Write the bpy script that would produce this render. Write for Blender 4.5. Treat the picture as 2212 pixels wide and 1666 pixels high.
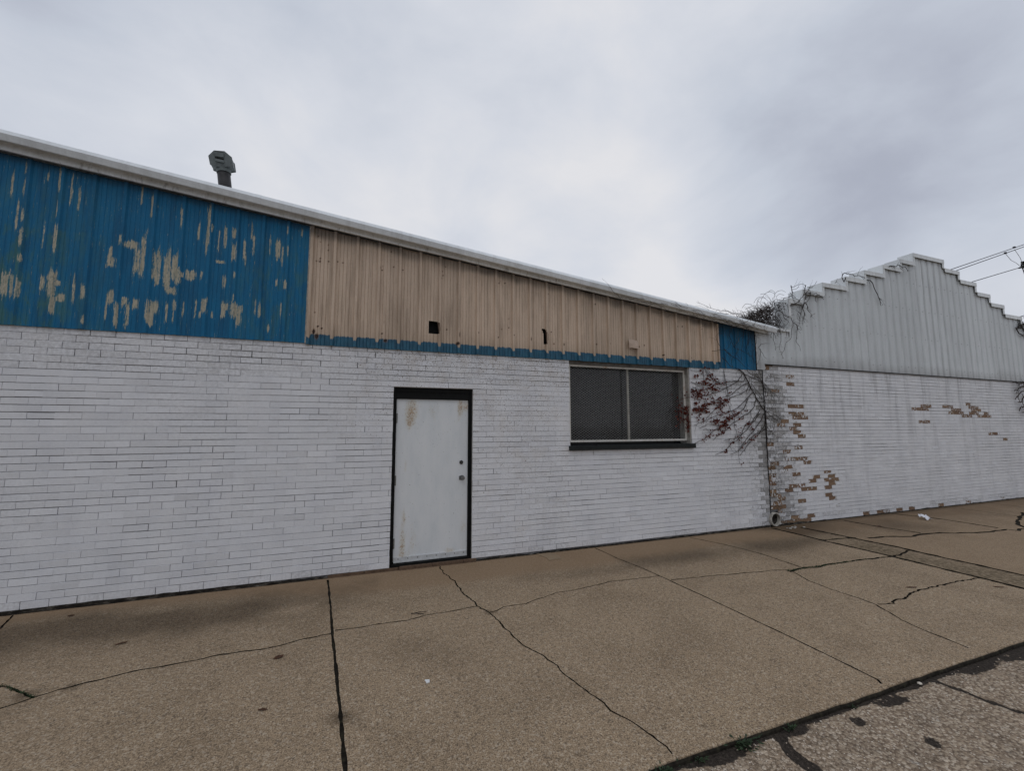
import bpy, bmesh, math, random
import numpy as np
from mathutils import Vector, Matrix, noise as mnoise
from mathutils.geometry import delaunay_2d_cdt
R = math.radians
S = bpy.context.scene
for o in list(bpy.data.objects): bpy.data.objects.remove(o)

# ---------------- camera ----------------
cd = bpy.data.cameras.new("camera"); cam = bpy.data.objects.new("camera", cd)
S.collection.objects.link(cam)
yaw, pit, roll = 0.35393, 0.0988033, -0.0015735
F = Vector((math.sin(yaw)*math.cos(pit), math.cos(yaw)*math.cos(pit), math.sin(pit)))
Rt = Vector((math.cos(yaw), -math.sin(yaw), 0)); Up = Rt.cross(F)
R2 = Rt*math.cos(roll)+Up*math.sin(roll); U2 = -Rt*math.sin(roll)+Up*math.cos(roll)
M3 = Matrix((R2, U2, -F)).transposed().to_4x4()
M3.translation = Vector((0, -5.40474, 1.7162))
cam.matrix_world = M3
cd.sensor_fit = 'HORIZONTAL'; cd.sensor_width = 36.0; cd.lens = 1253.373*36.0/3060
cd.clip_start = 0.05; cd.clip_end = 3000
S.camera = cam

# ---------------- sky ----------------
class N:
    def __init__(s, nt): s.nt = nt
    def new(s, t, **kw):
        n = s.nt.nodes.new(t)
        for k, v in kw.items(): setattr(n, k, v)
        return n
    def put(s, sock, v):
        if isinstance(v, bpy.types.NodeSocket): s.nt.links.new(v, sock)
        elif v is not None:
            if sock.type == 'RGBA' and len(v) == 3: v = (*v, 1)
            sock.default_value = v
    def m(s, op, a, b=None, c=None, clamp=False):
        n = s.new('ShaderNodeMath', operation=op, use_clamp=clamp)
        s.put(n.inputs[0], a)
        if b is not None: s.put(n.inputs[1], b)
        if c is not None: s.put(n.inputs[2], c)
        return n.outputs[0]
    def mix(s, f, a, b, mode='MIX'):
        n = s.new('ShaderNodeMix', data_type='RGBA', blend_type=mode)
        s.put(n.inputs[0], f); s.put(n.inputs[6], a); s.put(n.inputs[7], b)
        return n.outputs[2]
    def noise(s, vec, scale, detail=4, rough=.55, dist=0, sc=None):
        if sc is not None:
            mp = s.new('ShaderNodeMapping'); s.put(mp.inputs[0], vec); mp.inputs[3].default_value = sc; vec = mp.outputs[0]
        n = s.new('ShaderNodeTexNoise'); s.put(n.inputs['Vector'], vec)
        n.inputs['Scale'].default_value = scale; n.inputs['Detail'].default_value = detail
        n.inputs['Roughness'].default_value = rough; n.inputs['Distortion'].default_value = dist
        return n.outputs[0]
    def vor(s, vec, scale, feat='F1', out=0):
        n = s.new('ShaderNodeTexVoronoi', feature=feat); s.put(n.inputs['Vector'], vec); n.inputs['Scale'].default_value = scale
        return n.outputs[out]
    def ramp(s, f, st, interp='LINEAR'):
        n = s.new('ShaderNodeValToRGB'); s.put(n.inputs[0], f); cr = n.color_ramp; cr.interpolation = interp
        while len(cr.elements) < len(st): cr.elements.new(.5)
        for e, (p, c) in zip(cr.elements, st):
            e.position = p; e.color = (c, c, c, 1) if not hasattr(c, '__len__') else (*c, 1)
        return n.outputs[0]
    def sm(s, v, lo, hi):
        n = s.new('ShaderNodeMapRange', interpolation_type='SMOOTHSTEP'); s.put(n.inputs[0], v)
        n.inputs[1].default_value = lo; n.inputs[2].default_value = hi; return n.outputs[0]
    def obj(s): return s.new('ShaderNodeTexCoord').outputs['Object']
    def attr(s, name, out='Fac'):
        return s.new('ShaderNodeAttribute', attribute_name=name).outputs[out]
    def sep(s, v):
        n = s.new('ShaderNodeSeparateXYZ'); s.put(n.inputs[0], v); return n.outputs

W = bpy.data.worlds.new("World"); S.world = W; W.use_nodes = True
nt = W.node_tree; nt.nodes.clear(); g = N(nt)
SUN_EL, SUN_AZ = R(58), R(205)
sky = g.new('ShaderNodeTexSky', sky_type='NISHITA', sun_disc=False)
sky.sun_elevation = SUN_EL; sky.sun_rotation = SUN_AZ
tc = g.new('ShaderNodeTexCoord').outputs['Generated']
def lobe(dx, dy, dz, lo, hi):
    v = Vector((dx, dy, dz)).normalized()
    d = g.new('ShaderNodeVectorMath', operation='DOT_PRODUCT'); g.put(d.inputs[0], tc); d.inputs[1].default_value = v
    return g.sm(d.outputs['Value'], lo, hi)
def pixdir(u, v):   # a direction in the sky, named by where the photograph shows it
    d = F + R2*((u-1106)/905.9) - U2*((v-833)/905.9); return tuple(d)
big = g.noise(tc, 1.4, 5, .55, .3, sc=(1, 1, 1.9))
med = g.noise(tc, 2.9, 6, .56, .25, sc=(1, 1, 1.7))
z = g.sep(tc)[2]
b = g.m('ADD', g.m('MULTIPLY', g.m('SUBTRACT', big, .5), .55), g.m('MULTIPLY', g.m('SUBTRACT', med, .5), .80))
b = g.m('ADD', b, .72)
for (u, v, a, lo) in SKYLOBES if 'SKYLOBES' in globals() else [(330, 60, -.10, .90), (650, 420, .16, .93), (900, 250, .03, .93), (1560, 560, .34, .965), (1250, 500, .12, .965), (1960, 400, -.30, .91), (1700, 330, -.16, .95), (2050, 120, .06, .93), (1450, 60, .10, .93), (120, 200, -.14, .95), (1150, 330, -.10, .975), (2100, 560, .22, .975), (960, 470, .08, .97), (420, 330, .10, .97)]:
    b = g.m('ADD', b, g.m('MULTIPLY', lobe(*pixdir(u, v), lo, 1.0), a))
col = g.ramp(b, [(0.0, (.36, .385, .46)), (.30, (.44, .468, .55)), (.55, (.575, .615, .695)), (.8, (.70, .725, .785)), (1.0, (.80, .80, .825))])
low = g.sm(z, .0, .35)
col = g.mix(low, g.mix(.35, col, (.62, .60, .62)), col)
up = g.mix(g.sm(z, -.25, -.02), (.16, .14, .12), col)
# unseen sky behind the camera is dimmed, added so the walls get less light
bk = g.sm(g.m('MULTIPLY', g.sep(tc)[1], -1), .0, .8)
up = g.mix(g.m('MULTIPLY', bk, .55), up, g.mix(1.0, up, (.45, .46, .48), 'MULTIPLY'))
c10 = g.mix(1.0, up, (10, 10, 10), 'MULTIPLY')
fin = g.mix(.93, sky.outputs[0], c10)
bg = g.new('ShaderNodeBackground'); g.put(bg.inputs[0], fin); bg.inputs[1].default_value = 0.1
out = g.new('ShaderNodeOutputWorld'); nt.links.new(bg.outputs[0], out.inputs[0])

# ---------------- sun (overcast) ----------------
sd = bpy.data.lights.new("sun", 'SUN'); sd.energy = 0.3; sd.angle = R(28); sd.color = (1, .97, .93)
so = bpy.data.objects.new("sun", sd); S.collection.objects.link(so)
az = SUN_AZ
sdir = Vector((math.sin(az)*math.cos(SUN_EL), math.cos(az)*math.cos(SUN_EL), math.sin(SUN_EL)))
so.rotation_euler = sdir.to_track_quat('Z', 'Y').to_euler()
S.view_settings.view_transform = 'Standard'; S.view_settings.look = 'None'
S.view_settings.exposure = 0.0; S.view_settings.gamma = 1.0; S.view_settings.use_curve_mapping = False
S.render.engine = 'CYCLES'; S.cycles.max_bounces = 6; S.cycles.use_denoising = True

# ---------------- helpers ----------------
def link(name, me, mats=(), parent=None):
    for m in (mats if isinstance(mats, (list, tuple)) else [mats]): me.materials.append(m)
    o = bpy.data.objects.new(name, me); S.collection.objects.link(o)
    if parent: o.parent = parent
    return o
def tag(o, label=None, cat=None, group=None, kind=None):
    if label: o['label'] = label
    if cat: o['category'] = cat
    if group: o['group'] = group
    if kind: o['kind'] = kind
    return o
def empty(name, loc=(0, 0, 0)):
    o = bpy.data.objects.new(name, None); S.collection.objects.link(o); o.location = loc; o.empty_display_size = .2
    return o
class MB:
    def __init__(s): s.v = []; s.f = []; s.mi = []; s.at = {}
    def quad(s, a, b, c, d, mi=0):
        n = len(s.v); s.v += [a, b, c, d]; s.f.append((n, n+1, n+2, n+3)); s.mi.append(mi)
    def poly(s, pts, mi=0):
        n = len(s.v); s.v += list(pts); s.f.append(tuple(range(n, n+len(pts)))); s.mi.append(mi)
    def box(s, x0, x1, y0, y1, z0, z1, mi=0, side=None):
        v = [(x, y, z) for z in (z0, z1) for y in (y0, y1) for x in (x0, x1)]; n = len(s.v); s.v += v
        for k, q in enumerate([(0, 2, 3, 1), (4, 5, 7, 6), (0, 1, 5, 4), (2, 6, 7, 3), (0, 4, 6, 2), (1, 3, 7, 5)]):
            s.f.append(tuple(n+i for i in q)); s.mi.append(side if (side is not None and k != 2) else mi)
    def prism(s, pts, off, mi=0):
        # pts: planar loop, off: Vector extrusion
        n = len(s.v); m = len(pts); s.v += [tuple(p) for p in pts] + [tuple(Vector(p)+Vector(off)) for p in pts]
        s.f.append(tuple(range(n, n+m))[::-1]); s.f.append(tuple(range(n+m, n+2*m))); s.mi += [mi, mi]
        for i in range(m):
            j = (i+1) % m; s.f.append((n+i, n+j, n+m+j, n+m+i)); s.mi.append(mi)
    def tube(s, pts, r0, r1=None, k=5, mi=0, cap=True):
        r1 = r0 if r1 is None else r1
        pts = [Vector(p) for p in pts]; n0 = len(s.v); L = len(pts)
        for i, p in enumerate(pts):
            t = (pts[min(i+1, L-1)]-pts[max(i-1, 0)]).normalized()
            a = Vector((0, 0, 1)) if abs(t.z) < .9 else Vector((0, 1, 0))
            u = t.cross(a).normalized(); w = t.cross(u)
            r = r0+(r1-r0)*i/max(L-1, 1)
            for j in range(k):
                q = 2*math.pi*j/k; s.v.append(tuple(p+u*(r*math.cos(q))+w*(r*math.sin(q))))
        for i in range(L-1):
            for j in range(k):
                a = n0+i*k+j; b = n0+i*k+(j+1) % k
                s.f.append((a, b, b+k, a+k)); s.mi.append(mi)
        if cap:
            s.f.append(tuple(n0+j for j in range(k))[::-1]); s.f.append(tuple(n0+(L-1)*k+j for j in range(k))); s.mi += [mi, mi]
    def build(s, name, mats, parent=None, smooth=False):
        me = bpy.data.meshes.new(name); me.from_pydata(s.v, [], s.f)
        if any(s.mi): me.polygons.foreach_set('material_index', s.mi)
        if smooth: me.polygons.foreach_set('use_smooth', [True]*len(s.f))
        for k, a in s.at.items():
            at = me.attributes.new(k, 'FLOAT', 'POINT'); at.data.foreach_set('value', a)
        me.update(); return link(name, me, mats, parent)
def mat(name, rough=.8, spec=.3):
    m = bpy.data.materials.new(name); m.use_nodes = True; g = N(m.node_tree)
    b = m.node_tree.nodes['Principled BSDF']; b.inputs['Roughness'].default_value = rough
    b.inputs['Specular IOR Level'].default_value = spec
    return m, g, b
def bump(g, b, h, dist=.005, strength=1.0):
    n = g.new('ShaderNodeBump'); n.inputs['Strength'].default_value = strength; n.inputs['Distance'].default_value = dist
    g.put(n.inputs['Height'], h); g.nt.links.new(n.outputs[0], b.inputs['Normal'])
def flat(name, c, rough=.7, var=.15, scale=14, metal=0, spec=.3, bmp=.002):
    m, g, b = mat(name, rough, spec); v = g.obj()
    n = g.noise(v, scale, 5, .6); n2 = g.noise(v, scale*9, 3, .6)
    f = g.m('ADD', g.m('MULTIPLY', n, .7), g.m('MULTIPLY', n2, .3))
    lo = tuple(max(0, x*(1-var*2)) for x in c); hi = tuple(x*(1+var*1.2) for x in c)
    g.put(b.inputs['Base Color'], g.ramp(f, [(.3, lo), (.5, c), (.7, hi)]))
    b.inputs['Metallic'].default_value = metal
    if bmp: bump(g, b, f, bmp)
    return m
rng = random.Random(7)
def jit(poly, step, amp, seed=0, rough=.5):
    """a polyline split to small steps with a wandering offset"""
    out = []; r = random.Random(seed)
    pts = [Vector(p) for p in poly]
    for a, b in zip(pts[:-1], pts[1:]):
        n = max(1, int((b-a).length/step))
        for i in range(n):
            out.append(a.lerp(b, i/n))
    out.append(pts[-1]); res = []; off = 0
    for i, p in enumerate(out):
        if 0 < i < len(out)-1:
            t = (out[i+1]-out[i-1]).normalized(); off = off*rough + r.gauss(0, amp)
            res.append(p+Vector((-t.y, t.x))*off)
        else: res.append(p)
    return res

# measured outlines, in metres on the wall plane (x, z)
LOWV = [[(6.161,2.702),(6.274,2.629),(6.361,2.519),(6.447,2.39),(6.496,2.296),(6.575,2.179),(6.663,2.06),(6.739,1.99),(6.744,1.846),(6.737,1.667),(6.732,1.312),(6.721,0.993)],[(6.242,2.628),(6.139,2.511),(5.978,2.411),(5.805,2.336),(5.622,2.273),(5.442,2.223),(5.271,2.253),(5.106,2.338)],[(6.107,2.498),(5.906,2.479),(5.782,2.44),(5.606,2.503),(5.508,2.579),(5.398,2.689)],[(6.3,2.553),(6.264,2.492),(6.061,2.496),(5.936,2.48)],[(6.373,2.472),(6.242,2.42),(6.111,2.333),(5.92,2.246),(5.736,2.196),(5.583,2.135)],[(6.378,2.424),(6.33,2.327),(6.137,2.263),(5.885,2.176),(5.698,2.08),(5.498,1.941),(5.389,1.828)],[(6.465,2.307),(6.355,2.233),(6.253,2.137),(6.09,2.04),(5.869,1.945),(5.657,1.897),(5.462,1.84),(5.287,1.783),(5.129,1.744)],[(6.353,2.209),(6.23,2.042),(6.082,1.924),(5.892,1.83),(5.704,1.716),(5.523,1.638),(5.402,1.561),(5.141,1.453)],[(6.544,2.19),(6.478,2.07),(6.333,1.95),(6.138,1.855),(5.915,1.739),(5.787,1.625),(5.513,1.493)],[(6.62,2.024),(6.573,1.952),(6.4,1.786),(6.254,1.739),(6.151,1.6),(5.991,1.521),(5.748,1.484)],[(6.614,1.952),(6.483,1.833),(6.314,1.692),(6.148,1.565),(6.019,1.486),(5.895,1.442),(5.766,1.309),(5.557,1.258)],[(6.72,1.953),(6.646,1.845),(6.506,1.715),(6.352,1.575),(6.218,1.461),(6.054,1.326),(5.882,1.262)],[(6.725,1.822),(6.666,1.691),(6.561,1.597),(6.392,1.482),(6.226,1.357),(6.093,1.234)],[(6.723,1.691),(6.595,1.62),(6.43,1.563),(6.264,1.449),(6.085,1.337)],[(5.828,2.686),(5.849,2.535),(5.898,2.362),(5.867,2.129),(6.003,1.9),(6.006,1.727),(6.081,1.497),(6.075,1.098)],[(5.381,2.654),(5.379,2.494),(5.455,2.428)],[(5.423,2.633),(5.507,2.556),(5.62,2.48),(5.782,2.44)],[(5.112,2.45),(5.181,2.419),(5.395,2.404),(5.661,2.418),(5.842,2.442)],[(5.122,2.642),(5.293,2.627)],[(5.497,2.636),(5.58,2.559),(5.649,2.47),(5.86,2.477)],[(5.135,2.361),(5.303,2.31),(5.493,2.338),(5.748,2.38)],[(5.253,1.694),(5.413,1.739),(5.646,1.739)],[(5.322,1.666),(5.554,1.671),(5.674,1.716)],[(6.359,2.699),(6.481,2.62),(6.638,2.554),(6.778,2.449),(6.935,2.332),(7.048,2.274),(7.085,2.214)],[(6.553,2.707),(6.639,2.566),(6.747,2.473),(6.854,2.366),(6.973,2.199),(6.947,2.089)],[(6.437,2.474),(6.557,2.358),(6.646,2.252),(6.72,2.145),(6.726,2.025)],[(6.462,2.379),(6.598,2.263),(6.688,2.157)],[(6.738,1.978),(6.902,1.955),(7.047,1.884),(7.14,1.787)],[(6.771,1.978),(6.865,1.907),(7.041,1.823),(7.086,1.751),(7.13,1.678)],[(6.749,1.906),(6.842,1.834),(6.954,1.787),(6.91,1.667),(6.786,1.572)],[(6.274,2.629),(6.446,2.582),(6.667,2.506),(6.787,2.365),(6.756,2.194),(6.739,1.99)],[(6.486,2.68),(6.455,2.499),(6.428,2.354)],[(5.834,2.651),(5.846,2.5),(5.97,2.085),(5.869,1.945)],[(6.4,1.997),(6.407,1.88),(6.321,1.785)],[(6.65,2.7),(6.721,2.557),(6.751,2.327)]]
BLUEV = [[(5.768,2.878),(5.858,2.81),(5.934,2.73),(6.126,2.708),(6.245,2.629)],[(5.806,3.038),(5.935,2.94),(6.136,2.857),(6.268,2.746),(6.377,2.687)],[(5.74,3.054),(5.666,3.165),(5.644,3.236),(5.701,3.293),(5.823,3.302)],[(5.549,2.98),(5.736,3.002),(5.871,3.0),(6.0,2.891),(6.15,2.857)],[(6.041,3.074),(5.991,3.155),(5.944,3.269),(5.978,3.368),(6.096,3.463),(6.227,3.528)],[(6.028,3.084),(6.122,3.047),(6.288,3.015),(6.466,2.917),(6.558,2.803)],[(6.041,3.074),(6.193,3.255),(6.311,3.318),(6.39,3.422)],[(5.825,2.715),(5.86,2.831),(5.801,2.964)],[(6.227,3.528),(6.32,3.449),(6.281,3.305),(6.224,3.096),(6.204,2.828)],[(6.462,3.428),(6.436,3.273),(6.496,3.114),(6.469,2.95)],[(6.375,3.421),(6.393,3.27),(6.321,3.07)],[(6.534,3.422),(6.567,3.282),(6.537,3.084),(6.566,2.901)],[(5.988,2.712),(5.969,2.837),(6.09,2.981),(6.151,3.06)],[(6.611,3.111),(6.689,3.17),(6.795,3.2),(6.885,3.2)],[(6.611,3.111),(6.65,3.048),(6.659,2.972),(6.608,2.882),(6.558,2.803)],[(6.654,3.091),(6.706,3.007),(6.73,2.943),(6.801,2.914)]]
HANGV = [[(7.151,3.823),(7.243,3.809),(7.285,3.756),(7.471,3.727),(7.525,3.628),(7.467,3.519),(7.456,3.404),(7.417,3.322),(7.283,3.222),(7.242,3.106),(7.172,3.012),(7.211,2.937)],[(7.525,3.628),(7.602,3.599),(7.635,3.521),(7.584,3.414),(7.572,3.287),(7.629,3.211),(7.659,3.109)],[(7.183,3.485),(7.189,3.384),(7.151,3.213),(7.133,3.1),(7.172,3.012)],[(6.969,3.479),(6.989,3.369),(7.005,3.203),(7.017,3.076)],[(6.935,3.443),(6.931,3.298)],[(6.983,3.469),(7.044,3.295)],[(7.323,3.485),(7.331,3.406),(7.3,3.319)],[(7.635,3.521),(7.722,3.505)],[(7.579,3.356),(7.625,3.336)],[(7.796,3.931),(7.714,3.76),(7.67,3.64),(7.695,3.561),(7.739,3.518)],[(7.143,3.731),(7.228,3.648),(7.158,3.551),(7.261,3.491)],[(7.268,3.743),(7.384,3.638),(7.296,3.54),(7.418,3.504)],[(6.977,3.581),(6.862,3.649),(6.687,3.689),(6.482,3.693),(6.297,3.708)],[(6.974,3.547),(6.768,3.585),(6.519,3.597),(6.364,3.649),(6.281,3.685)],[(6.973,3.536),(6.688,3.523),(6.471,3.538),(6.331,3.591)],[(6.938,3.477),(6.762,3.518),(6.612,3.484),(6.563,3.425)],[(6.472,3.56),(6.382,3.508),(6.334,3.439)],[(6.272,3.564),(6.169,3.501),(6.04,3.458),(5.939,3.396)],[(5.911,3.597),(5.75,3.636),(5.576,3.63),(5.406,3.656),(5.227,3.701),(5.1,3.72)],[(5.775,3.595),(5.573,3.588),(5.453,3.566)],[(6.188,3.579),(5.982,3.625),(5.845,3.634),(5.643,3.647)],[(6.766,3.563),(6.621,3.595),(6.403,3.598),(6.189,3.59)]]
TOPV = [[(7.835,4.038),(7.919,3.921),(7.989,3.825),(7.967,3.767),(8.105,3.859)],[(7.82,4.036),(7.803,3.865),(7.796,3.639)],[(7.47,3.956),(7.678,4.033),(7.782,4.134),(7.886,4.225),(8.061,4.371),(8.237,4.508)],[(7.886,4.225),(8.209,4.238),(8.454,4.218)],[(7.886,4.385),(7.869,4.212),(7.834,4.026)],[(7.522,4.343),(7.503,4.138),(7.592,4.103),(7.741,4.039),(7.865,4.018)],[(7.503,4.138),(7.36,4.078),(7.22,4.03),(7.102,4.04),(6.946,3.936)],[(7.841,4.095),(7.945,4.186),(8.141,4.207),(8.37,4.209)],[(7.512,4.24),(7.609,4.285),(7.707,4.33)],[(7.503,4.307),(7.662,4.354),(7.838,4.38),(7.932,4.368)],[(7.592,4.103),(7.538,4.187),(7.447,4.199)],[(7.817,4.013),(8.043,4.197),(7.972,4.292),(7.816,4.32)],[(7.468,3.933),(7.612,3.992),(7.756,4.03)],[(7.866,4.029),(7.94,3.969),(7.979,3.881)],[(7.8,4.0),(7.776,3.75),(7.714,3.599)],[(7.963,4.36),(8.058,4.348),(8.112,4.4)],[(8.724,4.52),(8.802,4.601),(8.859,4.644)],[(8.137,4.172),(8.193,4.086)],[(8.272,4.21),(8.364,4.15)]]
ARCV = [[(6.803,3.965),(6.902,4.106),(7.04,4.187),(7.186,4.159),(7.164,4.068)],[(6.845,4.121),(6.963,4.145),(7.075,4.07),(7.096,3.973)],[(6.397,3.827),(6.487,3.91),(6.599,3.911),(6.71,3.869),(6.791,3.812)],[(6.292,3.711),(6.476,3.771),(6.676,3.801),(6.863,3.819)],[(7.01,4.173),(7.088,4.22),(7.175,4.202),(7.184,4.137),(7.102,4.04)],[(7.202,4.161),(7.282,4.225),(7.407,4.262),(7.497,4.238)],[(6.792,4.007),(6.86,3.949),(6.94,3.87)],[(6.716,3.956),(6.811,4.063),(6.96,4.101),(7.058,4.046)],[(7.212,4.107),(7.308,4.173),(7.428,4.164)],[(6.45,3.8),(6.596,3.868),(6.77,3.907),(6.913,3.889)],[(6.546,3.767),(6.672,3.758),(6.817,3.782)],[(6.788,3.952),(6.839,4.044),(6.987,4.082),(7.128,3.998)]]
RIGHTV = [[(15.792,2.815),(15.392,2.769),(15.09,2.791)],[(15.768,2.715),(15.432,2.672),(15.108,2.598)],[(15.753,2.649),(15.332,2.507),(15.118,2.373)],[(15.721,2.517),(15.441,2.445),(15.225,2.311)],[(15.667,2.287),(15.319,2.184),(15.235,2.086)],[(15.636,2.156),(15.351,2.056)],[(16.147,4.32),(15.862,4.262),(15.531,4.201)],[(16.155,4.355),(15.935,4.302),(15.587,4.172),(15.692,4.079),(15.867,4.008),(16.073,4.006)],[(16.134,4.267),(15.805,4.291),(15.683,4.315)],[(16.163,4.39),(15.943,4.337)]]
LEAFC = [(5.281,2.434,8),(5.399,2.461,14),(5.497,2.395,22),(5.597,2.353,20),(5.347,2.323,12),(5.2,2.251,40),(5.284,2.231,34),(5.131,2.294,12),(5.503,2.259,10),(5.655,2.332,8),(5.202,2.544,10),(5.3,2.628,6),(5.42,2.69,8),(5.507,2.568,14),(5.607,2.514,10),(5.662,2.435,8),(5.459,2.497,8),(5.689,2.172,16),(5.824,2.175,18),(5.73,2.104,20),(5.665,2.034,22),(5.788,2.082,12),(5.553,2.123,16),(5.449,2.087,16),(5.347,2.074,18),(5.272,2.017,50),(5.213,1.983,30),(5.343,2.007,16),(5.156,1.982,14),(5.412,1.963,10),(5.251,1.905,6),(5.304,1.839,5),(5.219,1.85,4),(5.316,1.8,4),(5.411,2.427,10),(5.781,2.434,4),(5.86,2.477,2),(5.938,2.282,3),(5.607,1.818,26),(5.546,1.784,12),(5.725,1.807,10),(5.798,1.784,14),(5.892,1.842,16),(5.864,1.865,12),(5.793,1.716,16),(5.689,1.716,14),(5.766,1.75,10),(5.671,1.671,8),(5.728,1.625,8),(5.621,1.581,5),(5.49,1.582,6),(5.401,1.549,8),(5.319,1.489,4),(5.925,1.876,10),(6.019,1.912,10),(6.067,1.935,8),(6.154,1.855,8),(6.009,1.981,3),(6.084,1.959,3),(6.304,1.774,16),(6.376,1.686,10),(5.991,1.727,4),(5.882,1.693,6),(6.095,1.681,3),(6.106,1.623,3),(6.161,1.536,3),(6.009,1.549,3),(5.91,1.448,9),(5.766,1.309,8),(6.429,1.545,4),(6.346,1.494,5),(6.186,1.444,5),(6.103,1.365,3),(6.081,1.486,3),(6.075,1.092,3),(5.509,1.66,3),(6.304,1.984,3),(5.66,1.943,6),(5.763,1.932,6),(5.855,1.956,4),(5.022,1.837,14),(5.017,2.003,8),(5.021,1.936,8),(5.191,2.094,8),(5.22,2.117,6),(5.395,2.165,6),(5.528,2.191,6)]
BARE = [(7.836,8.028,0.766,0.826),(7.733,7.94,0.695,0.759),(8.25,8.45,0.765,0.82),(8.207,8.34,0.829,0.879),(8.144,8.552,0.693,0.754),(8.244,8.435,0.633,0.688),(8.137,8.334,0.555,0.621),(7.79,7.925,0.564,0.618),(8.123,8.328,0.424,0.489),(8.263,8.42,0.357,0.422),(8.422,8.498,0.234,0.277),(7.601,7.803,0.092,0.145),(7.516,7.701,0.02,0.072),(7.426,7.534,0.834,0.893),(7.292,7.414,0.632,0.685),(7.752,7.839,1.039,1.093),(7.64,7.75,1.107,1.161),(7.344,7.413,1.105,1.153),(9.14,9.336,0.018,0.069),(6.83,6.932,1.031,1.088),(6.766,6.941,0.964,1.026),(6.718,6.805,0.678,0.873),(6.803,6.963,0.558,0.609),(6.797,6.899,0.488,0.549),(6.904,6.977,0.338,0.477),(6.758,6.866,0.285,0.346),(7.189,7.399,0.096,0.143),(6.996,7.069,0.105,0.146),(6.945,7.062,0.025,0.066),(7.107,7.271,0.021,0.072),(7.287,7.484,0.021,0.078),(7.585,7.757,2.07,2.131),(7.359,7.544,1.929,1.989),(7.688,7.774,1.872,1.992),(7.48,7.599,1.871,1.925),(7.45,7.653,1.726,1.788),(7.444,7.555,1.657,1.721),(7.444,7.65,1.589,1.65),(7.558,7.674,1.522,1.579),(7.444,7.505,1.317,1.383),(11.397,11.605,2.147,2.198),(11.141,11.513,2.074,2.13),(12.226,12.452,2.14,2.198),(13.085,13.277,2.152,2.203),(13.381,13.61,2.072,2.133),(12.453,12.875,2.003,2.068),(13.205,13.486,2.004,2.055),(12.954,13.155,1.933,1.992),(13.719,13.914,1.99,2.039),(13.597,13.931,1.929,1.99),(11.341,11.505,1.796,1.857),(13.995,14.325,1.51,1.565),(14.441,14.634,1.373,1.429),(9.133,9.337,0.011,0.07),(10.17,10.38,0.018,0.081),(9.557,9.756,0.023,0.073),(11.636,11.871,0.01,0.064),(6.801,6.962,2.723,2.818)]
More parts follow.
